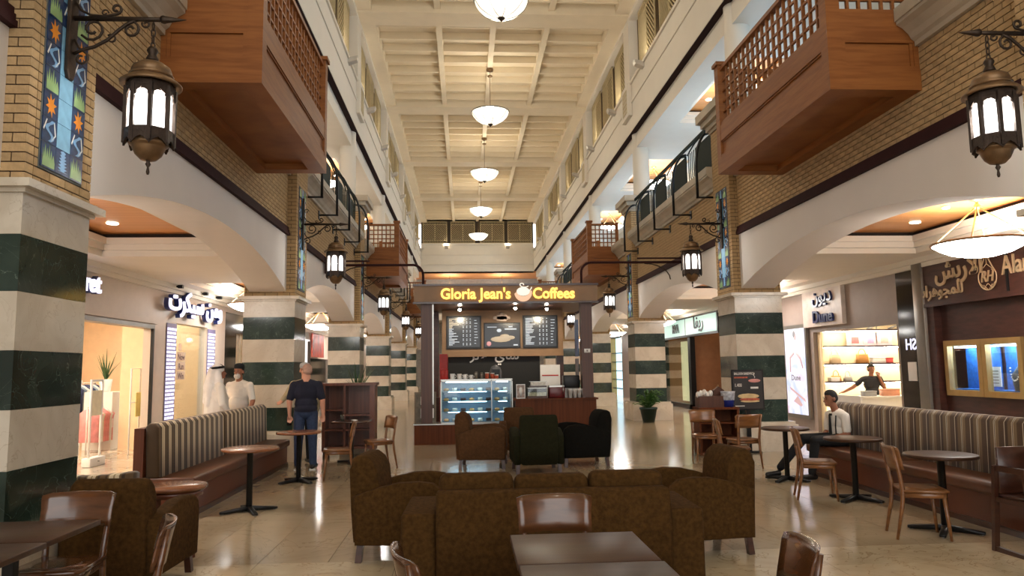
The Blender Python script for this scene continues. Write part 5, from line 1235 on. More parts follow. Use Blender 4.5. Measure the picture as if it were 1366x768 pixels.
# ---- rectangular tables
def rect_table(x0,x1,y0,y1,lab,z=.75):
    cx,cy=(x0+x1)/2,(y0+y1)/2; t=thing('cafe_table',lab,'table',(cx,cy,0)); a,b=(x1-x0)/2,(y1-y0)/2
    MB().rbox(-a,a,-b,b,z-.032,z,.004,2).build('table_top',m_tabletop,t)
    MB().box(-.03,.03,-.03,.03,.04,z-.05).build('column',m_black,t); MB().box(-.15,.15,-.15,.15,z-.05,z-.032).build('top_plate',m_black,t)
    for s in ((1,0),(-1,0),(0,1),(0,-1)): MB().bar((0,0,.03),(s[0]*.26,s[1]*.26,.015),.05,.03).build('foot',m_black,t)
rect_table(.235,.91,3.50,4.11,'dark brown square cafe table in the foreground, far half of the pair'); rect_table(.24,.92,2.86,3.485,'dark brown square cafe table in the foreground, cut by the bottom edge')
rect_table(-2.98,-2.27,4.26,4.86,'dark brown square cafe table in the left corner, far half of the pair'); rect_table(-2.97,-2.26,3.62,4.245,'dark brown square cafe table in the left corner, cut by the picture edge')
# ---- round side table
t=thing('round_side_table','round wooden side table on four square legs by the left armchair','table',(-2.68,7.1,0)); MB().lathe([(.001,.585),(.27,.585),(.275,.595),(.29,.6),(.29,.618),(.284,.624),(.001,.624)],n=36).build('table_top',m_tabletop2,t); MB().lathe([(.22,.53),(.25,.53),(.25,.585),(.22,.585)],n=30).build('apron',m_rwood,t)
for i in range(4):
    a=i*PI/2-.5; MB().bar((.215*math.cos(a),.215*math.sin(a),.56),(.24*math.cos(a),.24*math.sin(a),0),.05,.05,up=(math.cos(a),math.sin(a),0)).build('leg',m_rwood,t)
# ---- club armchair (faces +y)
def armchair(mat,legm=m_dwood):
    t=thing('armchair','x','armchair')
    side=[(-.36,.14),(.36,.14),(.375,.50),(.35,.58),(.28,.63),(.16,.645),(.0,.635),(-.16,.60),(-.30,.555),(-.375,.53)]
    for s in (-1,1): MB().rprism(side,'x',s*.26,s*.37,.03,3).build('arm',mat,t)
    back=[(-.40,.14),(-.20,.14),(-.17,.45),(-.20,.72),(-.24,.80),(-.30,.845),(-.37,.85),(-.415,.82),(-.425,.74),(-.41,.40)]
    MB().rprism(back,'x',-.275,.275,.045,3).build('backrest',mat,t)
    MB().rbox(-.265,.265,-.22,.37,.26,.44,.045,3).build('seat_cushion',mat,t); MB().rbox(-.26,.26,-.3,.35,.14,.27,.02,2).build('seat_base',mat,t)
    for sx in (-1,1):
        for sy in (-1,1): MB().bar((sx*.30,sy*.32,.145),(sx*.31,sy*.335,0),.05,.05).build('leg',legm,t)
    return t
acs=[armchair(m) for m in (m_brown,m_brown2,m_greenup,m_blackup)]; KA=kmap_now(); ua=[0]*4
def ac(i,x,y,rz,lab,sc=1):
    t=copy_tree(acs[i],kmap=KA) if ua[i] else acs[i]
    ua[i]=1; t.location=(x,y,0); t.rotation_euler=(0,0,rz); t.scale=(sc,)*3; tag(t,lab,None,'club armchairs')
ac(0,-2.64,6.18,-.04,'olive brown armchair seen from behind, beside the near left column',1.02)
ac(0,-.54,6.92,-PI/2-.12,'olive brown armchair left of the sofa, facing right',1.06)
ac(0,2.10,6.80,PI/2+.12,'olive brown armchair right of the sofa, facing left',1.06)
ac(1,.30,12.72,-PI/2-.1,'chestnut brown armchair on the left of the middle group',1.08)
ac(2,1.13,12.02,.03,'dark green armchair in the middle group seen from behind',1.08)
ac(3,1.98,12.72,PI/2+.1,'black armchair on the right of the middle group',1.08)
ac(1,1.03,14.05,PI,'chestnut armchair facing the camera in front of the kiosk',1.05)
# striped tub chair behind the near left armchair: its top edge shows
st_cols=[(0,rgb(64,45,22)),(.10,rgb(92,70,40)),(.34,rgb(56,38,18)),(.46,rgb(98,78,48)),(.54,rgb(210,192,160)),(.70,rgb(150,128,94)),(.76,rgb(210,192,160)),(.94,rgb(118,96,62))]
m_strY=stripes('striped_fabric_y',1,.195,st_cols); m_strX=stripes('striped_fabric_x',0,.16,st_cols)
st_colsR=[(0,rgb(86,64,44)),(.12,rgb(128,106,78)),(.30,rgb(206,194,172)),(.33,rgb(60,42,30)),(.37,rgb(206,194,172)),(.41,rgb(112,90,64)),(.62,rgb(70,50,36)),(.78,rgb(200,188,166)),(.82,rgb(84,62,44))]
m_strR=stripes('striped_fabric_right',1,.26,st_colsR)
t=thing('striped_tub_chair','striped tub chair mostly hidden behind the near olive armchair','armchair',(-3.32,7.12,0),PI)
MB().rprism([(.32*math.cos(a),.32*math.sin(a)) for a in [PI*i/14 for i in range(15)]]+[(.24*math.cos(a),.24*math.sin(a)) for a in [PI-PI*i/14 for i in range(15)]],'z',.2,.76,.015,1).build('tub_back',m_strX,t); MB().lathe([(.001,.2),(.23,.2),(.24,.42),(.2,.45),(.001,.45)],n=20).build('seat_cushion',m_brown,t); [MB().bar((sx*.18,sy*.16,.2),(sx*.19,sy*.17,0),.04,.04).build('leg',m_dwood,t) for sx in (-1,1) for sy in (-1,1)]
# ---- sofa with its back to the camera
t=thing('sofa','olive brown three-seat sofa seen from behind with three loose back cushions','sofa',(.64,5.46,0),-.02)
MB().rprism([(0,.08),(.2,.08),(.24,.45),(.2,.70),(.14,.76),(.05,.765),(.0,.74),(-.02,.5)],'x',-.86,.86,.025,2).build('backrest',m_brown,t)
for s in (-1,1): MB().rbox(s*.86,s*1.12,.06,.86,.08,.60,.03,3).build('arm',m_brown,t)
MB().rbox(-.86,.86,.15,.86,.10,.30,.02,2).build('seat_base',m_brown,t)
for i in range(3):
    x0=-.85+i*.57; MB().rbox(x0,x0+.56,.36,.88,.29,.44,.04,3).build('seat_cushion',m_brown,t); 
    b=MB().rbox(x0,x0+.565,.17,.36,.44,.86-.015*(i==1),.06,3); b.build('back_cushion',m_brown,t)
for sx in (-1,1):
    for y in (.1,.8): MB().bar((sx*1.0,y,.09),(sx*1.01,y,0),.06,.06).build('leg',m_dwood,t)
# ---- benches
def bench(name,label,x_front,x_back,y0,y1,sg,strm,endpanel):
    # sg=-1: left bench (back further left)
    t=thing(name,label,'bench',(x_front,y0,0)); L=y1-y0; D=abs(x_back-x_front)
    d=lambda a:sg*a
    n=2
    for i in range(n):
        ya,yb=i*L/n+.004,(i+1)*L/n-.004
        MB().box(d(.05),d(D+.1),ya,yb,0,.34).build('base_panel',m_rwood,t)
        MB().rbox(min(d(0),d(D)),max(d(0),d(D)),ya,yb,.34,.46,.03,3).build('seat_cushion',m_leather,t)
        MB().rprism([(d(D-.12),.46),(d(D+.03),.46),(d(D+.05),1.04),(d(D+.01),1.075),(d(D-.06),1.07),(d(D-.10),1.02)],'y',ya,yb,.03,3).build('striped_backrest',strm,t)
    MB().box(d(D+.05),d(D+.16),-.02,L,0,1.02).build('back_board',m_rwood,t)
    if endpanel: MB().box(d(D-.10),d(D+.2),L-.0,L+.06,0,1.06).build('end_panel',m_rwood,t)
    MB().box(d(.03),d(.05),0,L,0,.06).build('kick_strip',m_dwood,t)
bench('striped_bench','long bench with olive and cream striped back and brown leather seat, left arcade',-3.1,-3.62,8.8,13.45,-1,m_strY,False)
bench('striped_bench','long bench with brown and cream striped back and brown leather seat, right arcade',5.15,5.70,6.7,11.05,1,m_strR,False)
# ---- shelf unit left
t=thing('shelf_unit','dark wooden open shelf unit behind the man in navy','shelf unit',(-2.74,14.42,0)); W_=1.0; H_=1.36
def S_(n,*q): MB().box(*q).build(n,m_rwood,t)
S_('side_panel',0,.06,0,.42,.12,H_); S_('side_panel',W_-.1,W_,0,.42,.12,H_); S_('top',-.03,W_+.03,-.03,.45,H_,H_+.05); S_('back_panel',.06,W_-.1,.39,.42,.12,H_); S_('divider',.40,.44,.02,.4,.2,H_); S_('shelf',.06,W_-.1,.02,.4,.16,.2); S_('shelf',.06,.40,.02,.4,.88,.91); S_('shelf',.44,W_-.1,.02,.4,.78,.81); S_('shelf',.06,W_-.1,.02,.4,.5,.53)
for x in (.02,W_-.1): MB().box(x,x+.07,.02,.09,0,.12).build('leg',m_dwood,t); MB().box(x,x+.07,.33,.4,0,.12).build('leg',m_dwood,t)
MB().box(.1,.5,.41,.415,.2,.5).build('x_panel',m_dwood,t)
# ---- service station right
t=thing('service_station','wooden service station with shelves and tissue box by the second right column','cabinet',(4.28,13.42,0),-.05); W_=.74
def S_(n,*q): return MB().box(*q).build(n,m_kred,t)
S_('side_panel',0,.04,0,.42,.03,.84); S_('side_panel',W_-.04,W_,0,.42,.03,.84); S_('back_panel',.04,W_-.04,.38,.42,.03,.84); S_('top',-.01,W_+.01,-.02,.43,.84,.88)
for z in (.05,.32,.58): S_('shelf',.04,W_-.04,.02,.38,z,z+.025)
MB().box(.04,.5,.1,.4,.88,1.08).build('upper_tray',m_kwood,t)
t=thing('napkin_stack','crumpled white paper cups and napkins in the wooden tray','napkins',(4.46,13.62,1.05)); 
for i in range(5): MB().ell((-.12+i*.06,.02*(i%2),.06+.02*(i%3)),.045,.045,.06,9,6).build('cup',m_whitec,t)
t=thing('blue_printed_tub','white and blue printed paper tub on the service station','tub',(4.88,13.55,.875)); MB().lathe([(.09,0),(.115,.12),(.12,.13)],n=18).build('lower_band',P('royal_blue',rgb(26,40,120),.5),t); MB().lathe([(.117,.125),(.13,.28),(.135,.29)],n=18).build('upper_band',P('white_blue_print',rgb(200,206,222),.5,var=.5,scale=16),t)
t=thing('wooden_napkin_house','small pointed wooden box standing on the tray','box',(4.78,13.78,1.08)); MB().prism([(-.1,0),(.1,0),(.1,.1),(0,.17),(-.1,.1)],'y',-.05,.05).build('body',m_kwood,t); MB().cyl((0,0),.012,.17,.20,8).build('knob',m_brass,t)
t=thing('sandwich_poster','black framed sandwich poster with price, leaning at the second right column','poster',(5.36,13.78,0)); MB().box(-.31,.31,0,.03,.80,1.56).build('frame',m_black,t); MB().box(-.285,.285,-.004,0,.825,1.535).build('print',P('charcoal_print',rgb(46,44,44),.4,var=.15),t)
m_pbread=P('print_bread',rgb(206,180,130),.5,var=.2); m_pfill=P('print_filling',rgb(176,84,56),.5,var=.35,scale=30); m_pwhite=P('print_white',rgb(226,222,212),.5)
b=MB(); b.ell((.0,-.006,1.06),.21,.004,.05,18,6); b.build('print_bread',m_pbread,t); b=MB(); b.ell((.02,-.007,1.0),.2,.004,.028,16,6); b.build('print_filling',m_pfill,t); b=MB(); b.ell((.03,-.006,.965),.19,.003,.022,16,6); b.build('print_bread_base',m_pbread,t)
b=MB(); b.ell((.13,-.006,1.35),.12,.004,.035,16,6); b.build('print_badge',P('print_pink',rgb(206,140,130),.5),t); MB().tube([(.13+.012*math.sin(i*.9),-.006,1.40+i*.011) for i in range(9)],.006,4).build('print_steam',m_pwhite,t)
for s,z,sz,x in (('BALLOON SANDWICH',1.465,.062,-.26),('1.400',1.24,.085,-.26)): put_text(text_mesh(s,sz,.001,.001,align='LEFT',name='print_text',mat=m_pwhite,sx=.62 if len(s)>6 else .75),'print_text',t,(x,-.006,z),'-y')
MB().box(-.26,.0,-.006,-.004,1.40,1.425).build('print_line',m_pfill,t); MB().box(.05,.2,-.006,-.004,1.2,1.235).build('print_line',m_pwhite,t); MB().box(-.26,-.08,-.006,-.004,.87,.885).build('print_line',m_pwhite,t)
MB().box(-.04,.04,.03,.06,0,.82).build('stand_leg',m_black,t); MB().box(-.2,.2,-.05,.1,0,.03).build('stand_foot',m_black,t)
# ---- wooden high chair at the right edge
t=thing('high_chair','dark reddish wooden high chair cut by the right picture edge','high chair',(4.86,6.16,0),.1); 
for sx in (-1,1):
    b=MB(); b.bar((sx*.2,-.2,0),(sx*.2,.26,0.02),.035,.05); b.bar((sx*.2,-.2,0),(sx*.2,-.13,.74),.035,.05); b.bar((sx*.2,.24,0),(sx*.2,.17,.74),.035,.05); b.bar((sx*.2,-.14,.72),(sx*.2,.18,.72),.035,.05); b.bar((sx*.2,-.17,.45),(sx*.2,.2,.45),.03,.04); b.build('side_frame',m_mah,t) if 'm_mah' in globals() else b.build('side_frame',m_dwood,t)
for z,y in ((.2,-.18),(.42,-.16),(.72,.17)): MB().bar((-.2,y,z),(.2,y,z),.03,.04).build('rung',m_dwood,t)
MB().rbox(-.19,.19,-.14,.18,.47,.50,.006,1).build('seat',m_dwood,t); MB().rbox(-.19,.19,.15,.18,.5,.9,.006,1).build('backrest',m_dwood,t)
# ---- potted plants
def bushy(x,y,lab,h=.55,r=.42,pot=True):
    t=thing('potted_fern',lab,'plant',(x,y,0)); gm_=P('fern_green',rgb(56,92,36),.6,var=.35,scale=6)
    MB().lathe([(.17,0),(.25,.38),(.27,.38),(.27,.44),(.23,.44),(.22,.36),(.001,.36)],n=18).build('pot',P('dark_green_pot',rgb(22,46,40),.4),t)
    MB().lathe([(.001,.38),(.23,.38),(.23,.40),(.001,.40)],n=16).build('pebbles',P('pebbles',rgb(220,214,200),.7,var=.3,scale=40),t)
    for i in range(70):
        a=random.random()*2*PI; l=r*(.6+.6*random.random()); up=h*(.3+.9*random.random()); b=MB(); pts=[]
        ca,sa=math.cos(a),math.sin(a)
        for j in range(6):
            u=j/5; rr=l*u; z=.38+up*math.sin(u*2.0)*.9; w=.035*math.sin(.3+u*2.6)
            pts.append(((rr*ca-w*sa,rr*sa+w*ca,z-.01),(rr*ca,rr*sa,z+.008),(rr*ca+w*sa,rr*sa-w*ca,z-.01)))
        for j in range(5):
            b.add([pts[j][0],pts[j][1],pts[j+1][1],pts[j+1][0]],[(0,1,2,3)],0,True); b.add([pts[j][1],pts[j][2],pts[j+1][2],pts[j+1][1]],[(0,1,2,3)],0,True)
        b.build('frond',gm_,t,recalc=False)
bushy(5.42,21.78,'bushy fern in a dark green pot before the third right column')
spiky_plant(4.6,28.6,0,1.3,'sparse yellow green plant in a dark pot before the fourth right column','potted_palm',12,P('dark_pot',rgb(26,48,42),.4))
spiky_plant(-2.2,15.3,.9,.75,'drooping green plant behind the wooden shelf unit','potted_palm',22,P('black_pot',rgb(26,28,26),.4))
o=MB().rbox(-.3,.3,-.3,.3,0,.9,.01,1).build('plant_stand',m_cream); o.location=(-2.2,15.3,0); tag(o,'pale stone stand under the drooping plant behind the shelf unit','stand')
# ================================================================== PEOPLE
m_skin=P('skin_light',rgb(206,150,124),.55,var=.08,scale=9); m_skin2=P('skin_tan',rgb(150,98,72),.55,var=.08,scale=9)
m_hairk=P('black_hair',rgb(24,20,18),.7,var=.3,scale=40,bump=.4); m_hairg=P('cropped_grey_hair',rgb(176,140,122),.7,var=.15,scale=40); m_beard=P('grey_beard',rgb(196,190,182),.8,var=.2,scale=40,bump=.4)
m_navy=P('navy_cotton',rgb(24,26,44),.9,var=.2,scale=6,bump=.2,bscale=12); m_jean=P('blue_denim',rgb(40,54,82),.9,var=.2,scale=30); m_wcot=P('white_cotton',rgb(226,220,210),.9,var=.05,scale=5,bump=.3,bscale=9); m_blk=P('black_cotton',rgb(20,20,22),.9,var=.2); m_beige=P('beige_jacket',rgb(176,160,128),.9,var=.1,bump=.2,bscale=10); m_char=P('charcoal_polo',rgb(40,38,40),.9,var=.2,bump=.2,bscale=10); m_shoe=P('black_shoe',rgb(16,15,15),.35); m_cap=P('grey_cap',rgb(176,176,176),.8)
m_eye=P('dark_eye',rgb(24,18,16),.2); m_lip=P('lip',rgb(160,96,84),.5)
def figure(t,prims,mats,voxel=.009,name='body'):
    b=MB()
    for p in prims:
        if p[0]=='c':
            _,A,B,r1,r2,m=p; A,B=Vector(A),Vector(B); d=(B-A); L=d.length or .001; d/=L; pts=[];rs=[]
            for i in range(5): a=PI/2*(i/4-1); pts.append(A+d*(r1*math.sin(a))); rs.append(max(r1*math.cos(a),.001))
            for i in range(5): a=PI/2*i/4; pts.append(B+d*(r2*math.sin(a))); rs.append(max(r2*math.cos(a),.001))
            b.tube(pts,rs,12)
        else: _,c,R,m=p; b.ell(c,R[0],R[1],R[2],16,10)
    me=b.mesh('tmp',[mats[0]]); o=link('tmp',me); md=o.modifiers.new('r','REMESH'); md.mode='VOXEL'; md.voxel_size=voxel; md.use_smooth_shade=True
    ms=o.modifiers.new('s','SMOOTH'); ms.factor=.5; ms.iterations=3
    dg=bpy.context.evaluated_depsgraph_get(); dg.update(); me2=bpy.data.meshes.new_from_object(o.evaluated_get(dg)); me2.name=name
    bpy.data.objects.remove(o); bpy.data.meshes.remove(me)
    me2.materials.clear()
    for q in mats: me2.materials.append(q)
    n=len(me2.polygons); C=np.zeros(n*3); me2.polygons.foreach_get('center',C); C=C.reshape(-1,3)
    best=np.full(n,1e9); idx=np.zeros(n,int)
    for p in prims:
        if p[0]=='c':
            _,A,B,r1,r2,m=p; A=np.array(A,float); B=np.array(B,float); d=B-A; L2=max((d*d).sum(),1e-9); t_=np.clip(((C-A)@d)/L2,0,1); dist=np.linalg.norm(C-(A+t_[:,None]*d),axis=1)-(r1+(r2-r1)*t_)
        else:
            _,c,R,m=p; q=(C-np.array(c))/np.array(R); l=np.linalg.norm(q,axis=1)+1e-6; dist=(l-1)*min(R)*np.where(l>1,1.0,1.0)
        k=dist<best; best[k]=dist[k]; idx[k]=m
    me2.polygons.foreach_set('material_index',idx); me2.polygons.foreach_set('use_smooth',[True]*n); me2.update()
    return link(name,me2,t)
def head(c,yaw,skin,hair,style='short',tilt=0):
    """head prims around centre c, face towards yaw (0 = +y)"""
    ca,sa=math.cos(yaw),math.sin(yaw)
    def T(x,y,z):
        y,z=y*math.cos(tilt)-z*math.sin(tilt),y*math.sin(tilt)+z*math.cos(tilt)
        return (c[0]+x*ca-y*sa,c[1]+x*sa+y*ca,c[2]+z)
    pr=[('e',T(0,-.01,.03),(.078,.088,.085),skin),('c',T(0,.02,.0),T(0,.03,-.07),.066,.048,skin),('c',T(0,.085,.0),T(0,.104,-.03),.010,.015,skin),
        ('e',T(.08,-.01,-.01),(.014,.02,.03),skin),('e',T(-.08,-.01,-.01),(.014,.02,.03),skin),('c',T(0,.07,-.062),T(0,.075,-.085),.026,.022,skin)]
    if style in('short','bald'): pr+=[('e',T(0,-.022,.042),(.083,.090,.086),hair),('e',T(0,-.05,.0),(.076,.065,.07),hair)]
    if style=='short': pr+=[('e',T(0,-.012,.068),(.078,.088,.066),hair)]
    return pr,T
def face_parts(t,T):
    for s in (-1,1):
        MB().ell(T(s*.032,.080,.005),.011,.008,.008,8,6).build('eye',m_eye,t); MB().tube([T(s*.016,.088,.026),T(s*.034,.087,.031),T(s*.052,.078,.026)],.005,5).build('eyebrow',m_hairk,t)
    MB().tube([T(-.024,.086,-.056),T(0,.094,-.054),T(.024,.086,-.056)],.006,5).build('mouth',m_lip,t)
def hand(w,d,side,skin,curl=.35,n=(0,0,1)):
    """palm from wrist w along direction d; n = back of the hand"""
    w=Vector(w); d=Vector(d).normalized(); n=Vector(n); s=d.cross(n).normalized()*side; n=s.cross(d).normalized()*side
    pr=[('c',tuple(w),tuple(w+d*.03),.027,.03,skin)]
    for i in range(4):
        a=w+d*.06+s*((i-1.5)*.02); pr.append(('c',tuple(w+d*.02+s*((i-1.5)*.014)),tuple(a),.016,.012,skin))
        l=(.030,.036,.034,.026)[i]; q=a+d*l-n*l*curl; e=q+d*l*.6-n*l*curl*1.6
        pr+=[('c',tuple(a),tuple(q),.0095,.009,skin),('c',tuple(q),tuple(e),.009,.0075,skin)]
    a=w+d*.02-s*.03; q=a+d*.03-s*.02; pr+=[('c',tuple(w+d*.01-s*.01),tuple(a),.014,.012,skin),('c',tuple(a),tuple(q),.012,.01,skin),('c',tuple(q),tuple(q+d*.025),.01,.008,skin)]
    return pr
def arm(sh,el,wr,skin,cl,sleeve=.6,side=1,hd=None,full=False,fat=1,n=(0,1,0),curl=.35):
    sh,el,wr=Vector(sh),Vector(el),Vector(wr)
    pr=[('c',tuple(sh),tuple(el),.05*fat,.043*fat,skin),('c',tuple(el),tuple(wr),.042*fat,.029,skin)]
    if full: pr+=[('c',tuple(sh),tuple(el),.068*fat,.055*fat,cl),('c',tuple(el),tuple(el+(wr-el)*.92),.055*fat,.042,cl)]
    else: pr+=[('c',tuple(sh),tuple(sh+(el-sh)*sleeve),.064*fat,.058*fat,cl)]
    return pr+hand(wr,hd or tuple(wr-el),side,skin,curl,n)
def leg(hp,kn,an,cl,shoe,toe=(0,.16,-.03),fat=1):
    hp,kn,an=Vector(hp),Vector(kn),Vector(an); toe=Vector(toe)
    return [('c',tuple(hp),tuple(kn),.095*fat,.072*fat,cl),('c',tuple(kn),tuple(an),.07*fat,.056*fat,cl),('c',(an.x,an.y,an.z-.05),tuple(an+toe+Vector((0,0,-.03))),.042,.036,shoe),('c',(an.x-toe.x*.3,an.y-toe.y*.3,an.z-.055),(an.x,an.y,an.z-.05),.04,.042,shoe)]
def torso(cl,pant,w=1,belly=0):
    return [('e',(0,0,.97),(.17*w,.125*w,.13),pant),('e',(0,.01+belly*.5,1.10),(.168*w,.125*w+belly,.16),cl),('e',(0,0,1.30),(.19*w,.125*w,.2),cl),('c',(-.15*w,0,1.405),(.15*w,0,1.405),.072,.072,cl),('c',(.02,-.01,1.475),(.17*w,0,1.415),.05,.06,cl),('c',(-.02,-.01,1.475),(-.17*w,0,1.415),.05,.06,cl)]
# 1. man in navy, seen from behind, left hand holding a phone
t=thing('person','man in navy polo and jeans standing with his back to the camera','person',(-2.70,12.8,0),.12)
hp,T=head((0,.03,1.65),.45,0,4,'bald')
pr=hp+[('c',(0,-.005,1.46),(0,.02,1.58),.072,.066,0)]+torso(1,2,1.14,.04)+arm((-.20,0,1.41),(-.27,-.02,1.15),(-.27,.04,.90),0,1,.78,-1,(.0,.10,-.9),fat=1.15)+arm((.20,0,1.41),(.27,-.02,1.15),(.28,.05,.90),0,1,.78,1,(-.02,.1,-.9),fat=1.15)
pr+=[('e',(0,-.02,1.02),(.195,.15,.10),1)]
pr+=leg((-.10,0,.93),(-.115,.02,.50),(-.12,-.01,.11),2,3,(-.03,.17,-.02),1.08)+leg((.10,0,.93),(.115,.02,.50),(.13,-.01,.11),2,3,(.04,.17,-.02),1.08)
figure(t,pr,[m_skin,m_navy,m_jean,m_shoe,m_hairg]); face_parts(t,T)
MB().rbox(-.04,.04,-.005,.005,-.07,.07,.004,1).xf(Matrix.Translation((-.275,.075,.80))@Matrix.Rotation(.4,4,'X')).build('phone',m_black,t)
for s in (-1,1): MB().box(s*.125-.05,s*.125+.05,-.06,.2,0,.022).build('shoe_sole',m_whiteplas,t)
# 2. man beyond him in beige jacket and grey cap, arm on the bench back
t=thing('person','man in beige jacket and grey cap half hidden behind the man in navy','person',(-2.9,13.62,0),.5)
hp,T=head((0,.03,1.66),PI*.85,0,4,'short')
pr=hp+[('c',(0,0,1.46),(0,.02,1.58),.058,.055,0)]+torso(1,2,1.05)+arm((-.2,0,1.42),(-.36,-.12,1.22),(-.50,-.32,1.13),0,1,1,-1,(-.5,-.6,-.15),True,n=(0,0,1))+arm((.2,0,1.42),(.25,.0,1.14),(.25,.1,.9),0,1,1,1,None,True)
pr+=leg((-.09,0,.93),(-.1,.02,.5),(-.1,-.01,.11),2,3)+leg((.09,0,.93),(.1,.02,.5),(.1,-.01,.11),2,3)
figure(t,pr,[m_skin,m_beige,m_blk,m_shoe,m_hairg]); face_parts(t,T)
b=MB(); b.lathe([(.088,.03),(.092,.06),(.085,.10),(.05,.125),(.001,.13)],(0,.02,1.68),18); b.build('cap',m_cap,t); b=MB(); b.prism([(-.07,0),(.07,0),(.05,.09),(0,.11),(-.05,.09)],'z',1.705,1.715); b.xf(Matrix.Translation((0,.02,0))@Matrix.Rotation(PI*.85,4,'Z')@Matrix.Translation((0,.07,0))); b.build('cap_brim',m_cap,t)
# 3. man in white robe and headcloth
t=thing('person','man in a white robe and headcloth with black cord behind the left bench','person',(-4.06,12.42,0),-1.0)
hp,T=head((0,.03,1.655),0,0,4,'short')
pr=[q for q in hp]+[('c',(0,0,1.46),(0,.02,1.58),.055,.055,0),('e',(0,0,1.28),(.21,.15,.24),1),('c',(-.16,0,1.42),(.16,0,1.42),.075,.075,1),('c',(0,0,1.2),(0,0,.62),.19,.21,1),('c',(0,0,.7),(0,0,.28),.21,.23,1)]
pr+=[('e',(0,.0,1.70),(.098,.108,.092),2),('c',(0,-.07,1.66),(0,-.10,1.40),.085,.12,2),('c',(-.075,-.01,1.64),(-.11,.0,1.42),.05,.07,2),('c',(.075,-.01,1.64),(.11,.0,1.42),.05,.07,2),('c',(-.05,-.12,1.42),(-.08,-.15,1.18),.08,.05,2),('c',(.06,-.12,1.42),(.08,-.15,1.14),.08,.05,2)]
pr+=arm((.2,0,1.40),(.27,.02,1.14),(.22,.16,.98),0,1,1,1,(-.2,.7,.1),True)+arm((-.2,0,1.40),(-.27,.0,1.14),(-.25,.08,.9),0,1,1,-1,None,True)
pr+=[('c',(-.1,.02,.3),(-.1,.02,.08),.07,.05,1),('c',(.1,.02,.3),(.1,.02,.08),.07,.05,1),('c',(-.1,0,.05),(-.1,.17,.04),.045,.038,3),('c',(.1,0,.05),(.1,.17,.04),.045,.038,3)]
figure(t,pr,[m_skin2,m_wcot,P('headcloth',rgb(232,228,222),.9,var=.06,scale=8,bump=.35,bscale=10),m_shoe,m_hairk]); face_parts(t,T)
MB().tube([(.101*math.cos(a),.111*math.sin(a)-.005,1.735+.012*math.sin(a)) for a in [2*PI*i/24 for i in range(24)]],.012,6,closed=True).build('head_cord',m_black,t)
MB().tube([(.103*math.cos(a),.113*math.sin(a)-.005,1.717+.012*math.sin(a)) for a in [2*PI*i/24 for i in range(24)]],.010,6,closed=True).build('head_cord',m_black,t)
# 4. bearded man in white polo, black cap
t=thing('person','grey bearded man in white polo shirt and black cap facing the robed man','person',(-3.93,13.2,0),PI*.88)
hp,T=head((0,.03,1.655),.15,0,4,'short')
pr=hp+[('c',(0,0,1.46),(0,.02,1.58),.058,.055,0),('e',T(0,.055,-.075),(.058,.05,.05),2)]+torso(1,3,1.12,.03)+[('e',(0,0,1.0),(.19,.15,.12),1)]+arm((-.21,0,1.42),(-.28,0,1.15),(-.26,.08,.92),0,1,.8,-1)+arm((.21,0,1.42),(.28,0,1.15),(.26,.1,.92),0,1,.8,1)
pr+=leg((-.1,0,.93),(-.11,.02,.5),(-.11,-.01,.11),3,5)+leg((.1,0,.93),(.11,.02,.5),(.11,-.01,.11),3,5)
figure(t,pr,[m_skin2,m_wcot,m_beard,m_blk,m_hairk,m_shoe]); face_parts(t,T)
b=MB(); b.lathe([(.086,.035),(.09,.06),(.085,.10),(.05,.125),(.001,.13)],(0,.02,1.675),18); b.build('cap',m_blk,t)
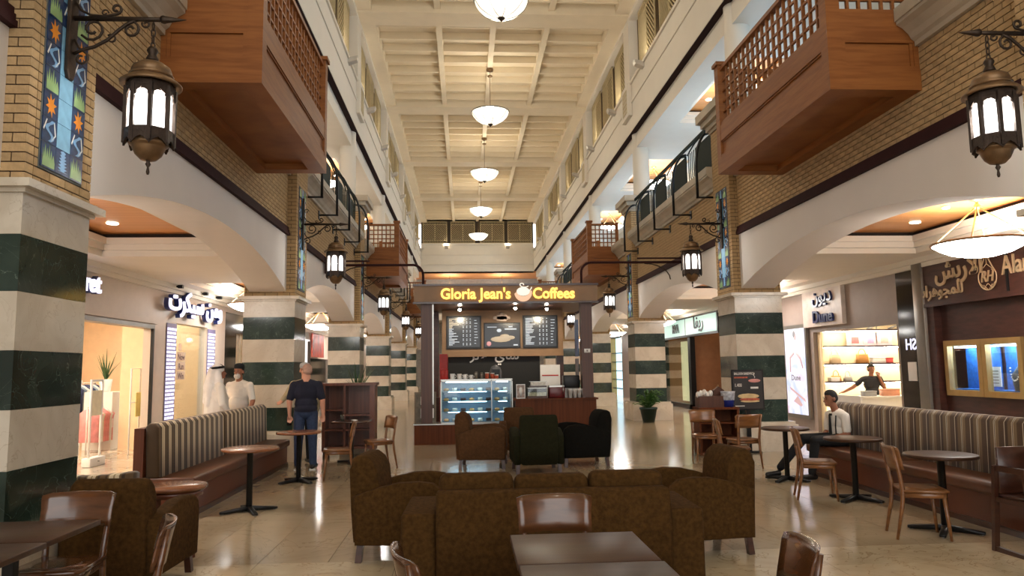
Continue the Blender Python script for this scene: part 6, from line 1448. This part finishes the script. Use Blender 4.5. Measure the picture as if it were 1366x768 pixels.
# 5. seated waiter: white shirt, black tie and trousers
t=thing('person','seated waiter in white short-sleeved shirt and black tie at the right bench','person',(5.42,10.62,0),PI/2+.1)
hp,T=head((0,.06,1.14),0,0,4,'short',-.1)
SZ=-.47
def sh(p): return p
pr=hp+[('c',(0,-.02,.94),(0,.03,1.06),.055,.052,0),('e',(0,-.06,.56),(.17,.14,.12),2),('e',(0,-.05,.66),(.165,.13,.16),1),('e',(0,-.05,.82),(.185,.125,.18),1),('c',(-.15,-.03,.90),(.15,-.03,.90),.07,.07,1)]
pr+=arm((.2,-.03,.89),(.25,-.02,.64),(.08,.2,.58),0,1,.75,1,(-.6,.5,-.1),n=(0,0,1))+arm((-.2,-.03,.89),(-.25,-.02,.64),(-.08,.2,.56),0,1,.75,-1,(.6,.5,-.1),n=(0,0,1))
pr+=[('c',(-.1,-.02,.55),(-.13,.42,.55),.095,.075,2),('c',(-.13,.42,.54),(-.14,.50,.12),.07,.055,2),('c',(.1,-.02,.55),(.13,.46,.56),.095,.075,2),('c',(.13,.46,.55),(.15,.82,.16),.07,.055,2)]
pr+=[('c',(-.14,.46,.05),(-.14,.64,.045),.045,.04,3),('c',(.15,.86,.07),(.16,1.02,.06),.045,.04,3)]
figure(t,pr,[m_skin2,m_wcot,m_blk,m_shoe,m_hairk]); face_parts(t,T)
b=MB(); b.prism([(-.018,.91),(.018,.91),(.034,.62),(0,.56),(-.034,.62)],'y',.088,.098); b.xf(Matrix.Translation((0,-.005,0))); b.build('tie',m_blk,t); MB().box(-.02,.02,.06,.085,.895,.925).build('tie_knot',m_blk,t)
MB().box(.262,.268,-.06,-.0,.78,.82).build('sleeve_badge',m_blk,t); MB().tube([(-.1,.05,.9),(-.13,.085,.75),(-.13,.08,.6)],.010,5).build('apron_strap',m_blk,t)
# 6. shop assistant
t=thing('person','shop assistant in charcoal polo with a hand at his cheek behind the sales counter','person',(9.72,17.18,0),PI-.1)
hp,T=head((0,.03,1.51),.1,0,3,'short')
dz=-.14
pr=hp+[('c',(0,0,1.32),(0,.02,1.44),.055,.052,0)]+[('e',(0,0,.83),(.17,.125,.13),2),('e',(0,.01,.96),(.165,.125,.16),1),('e',(0,0,1.16),(.19,.125,.2),1),('c',(-.15,0,1.28),(.15,0,1.28),.07,.07,1)]
pr+=arm((-.2,0,1.27),(-.27,.06,1.06),(-.12,.13,1.34),0,1,.7,-1,(.2,-.2,.9),n=(0,1,0))+arm((.2,0,1.27),(.42,-.05,1.08),(.62,-.12,.97),0,1,.6,1,(.8,-.1,-.1),n=(0,0,1))
pr+=leg((-.09,0,.79),(-.1,.02,.45),(-.1,-.01,.11),2,2)+leg((.09,0,.79),(.1,.02,.45),(.1,-.01,.11),2,2)
figure(t,pr,[m_skin2,m_char,m_blk,m_hairk],.010); face_parts(t,T)
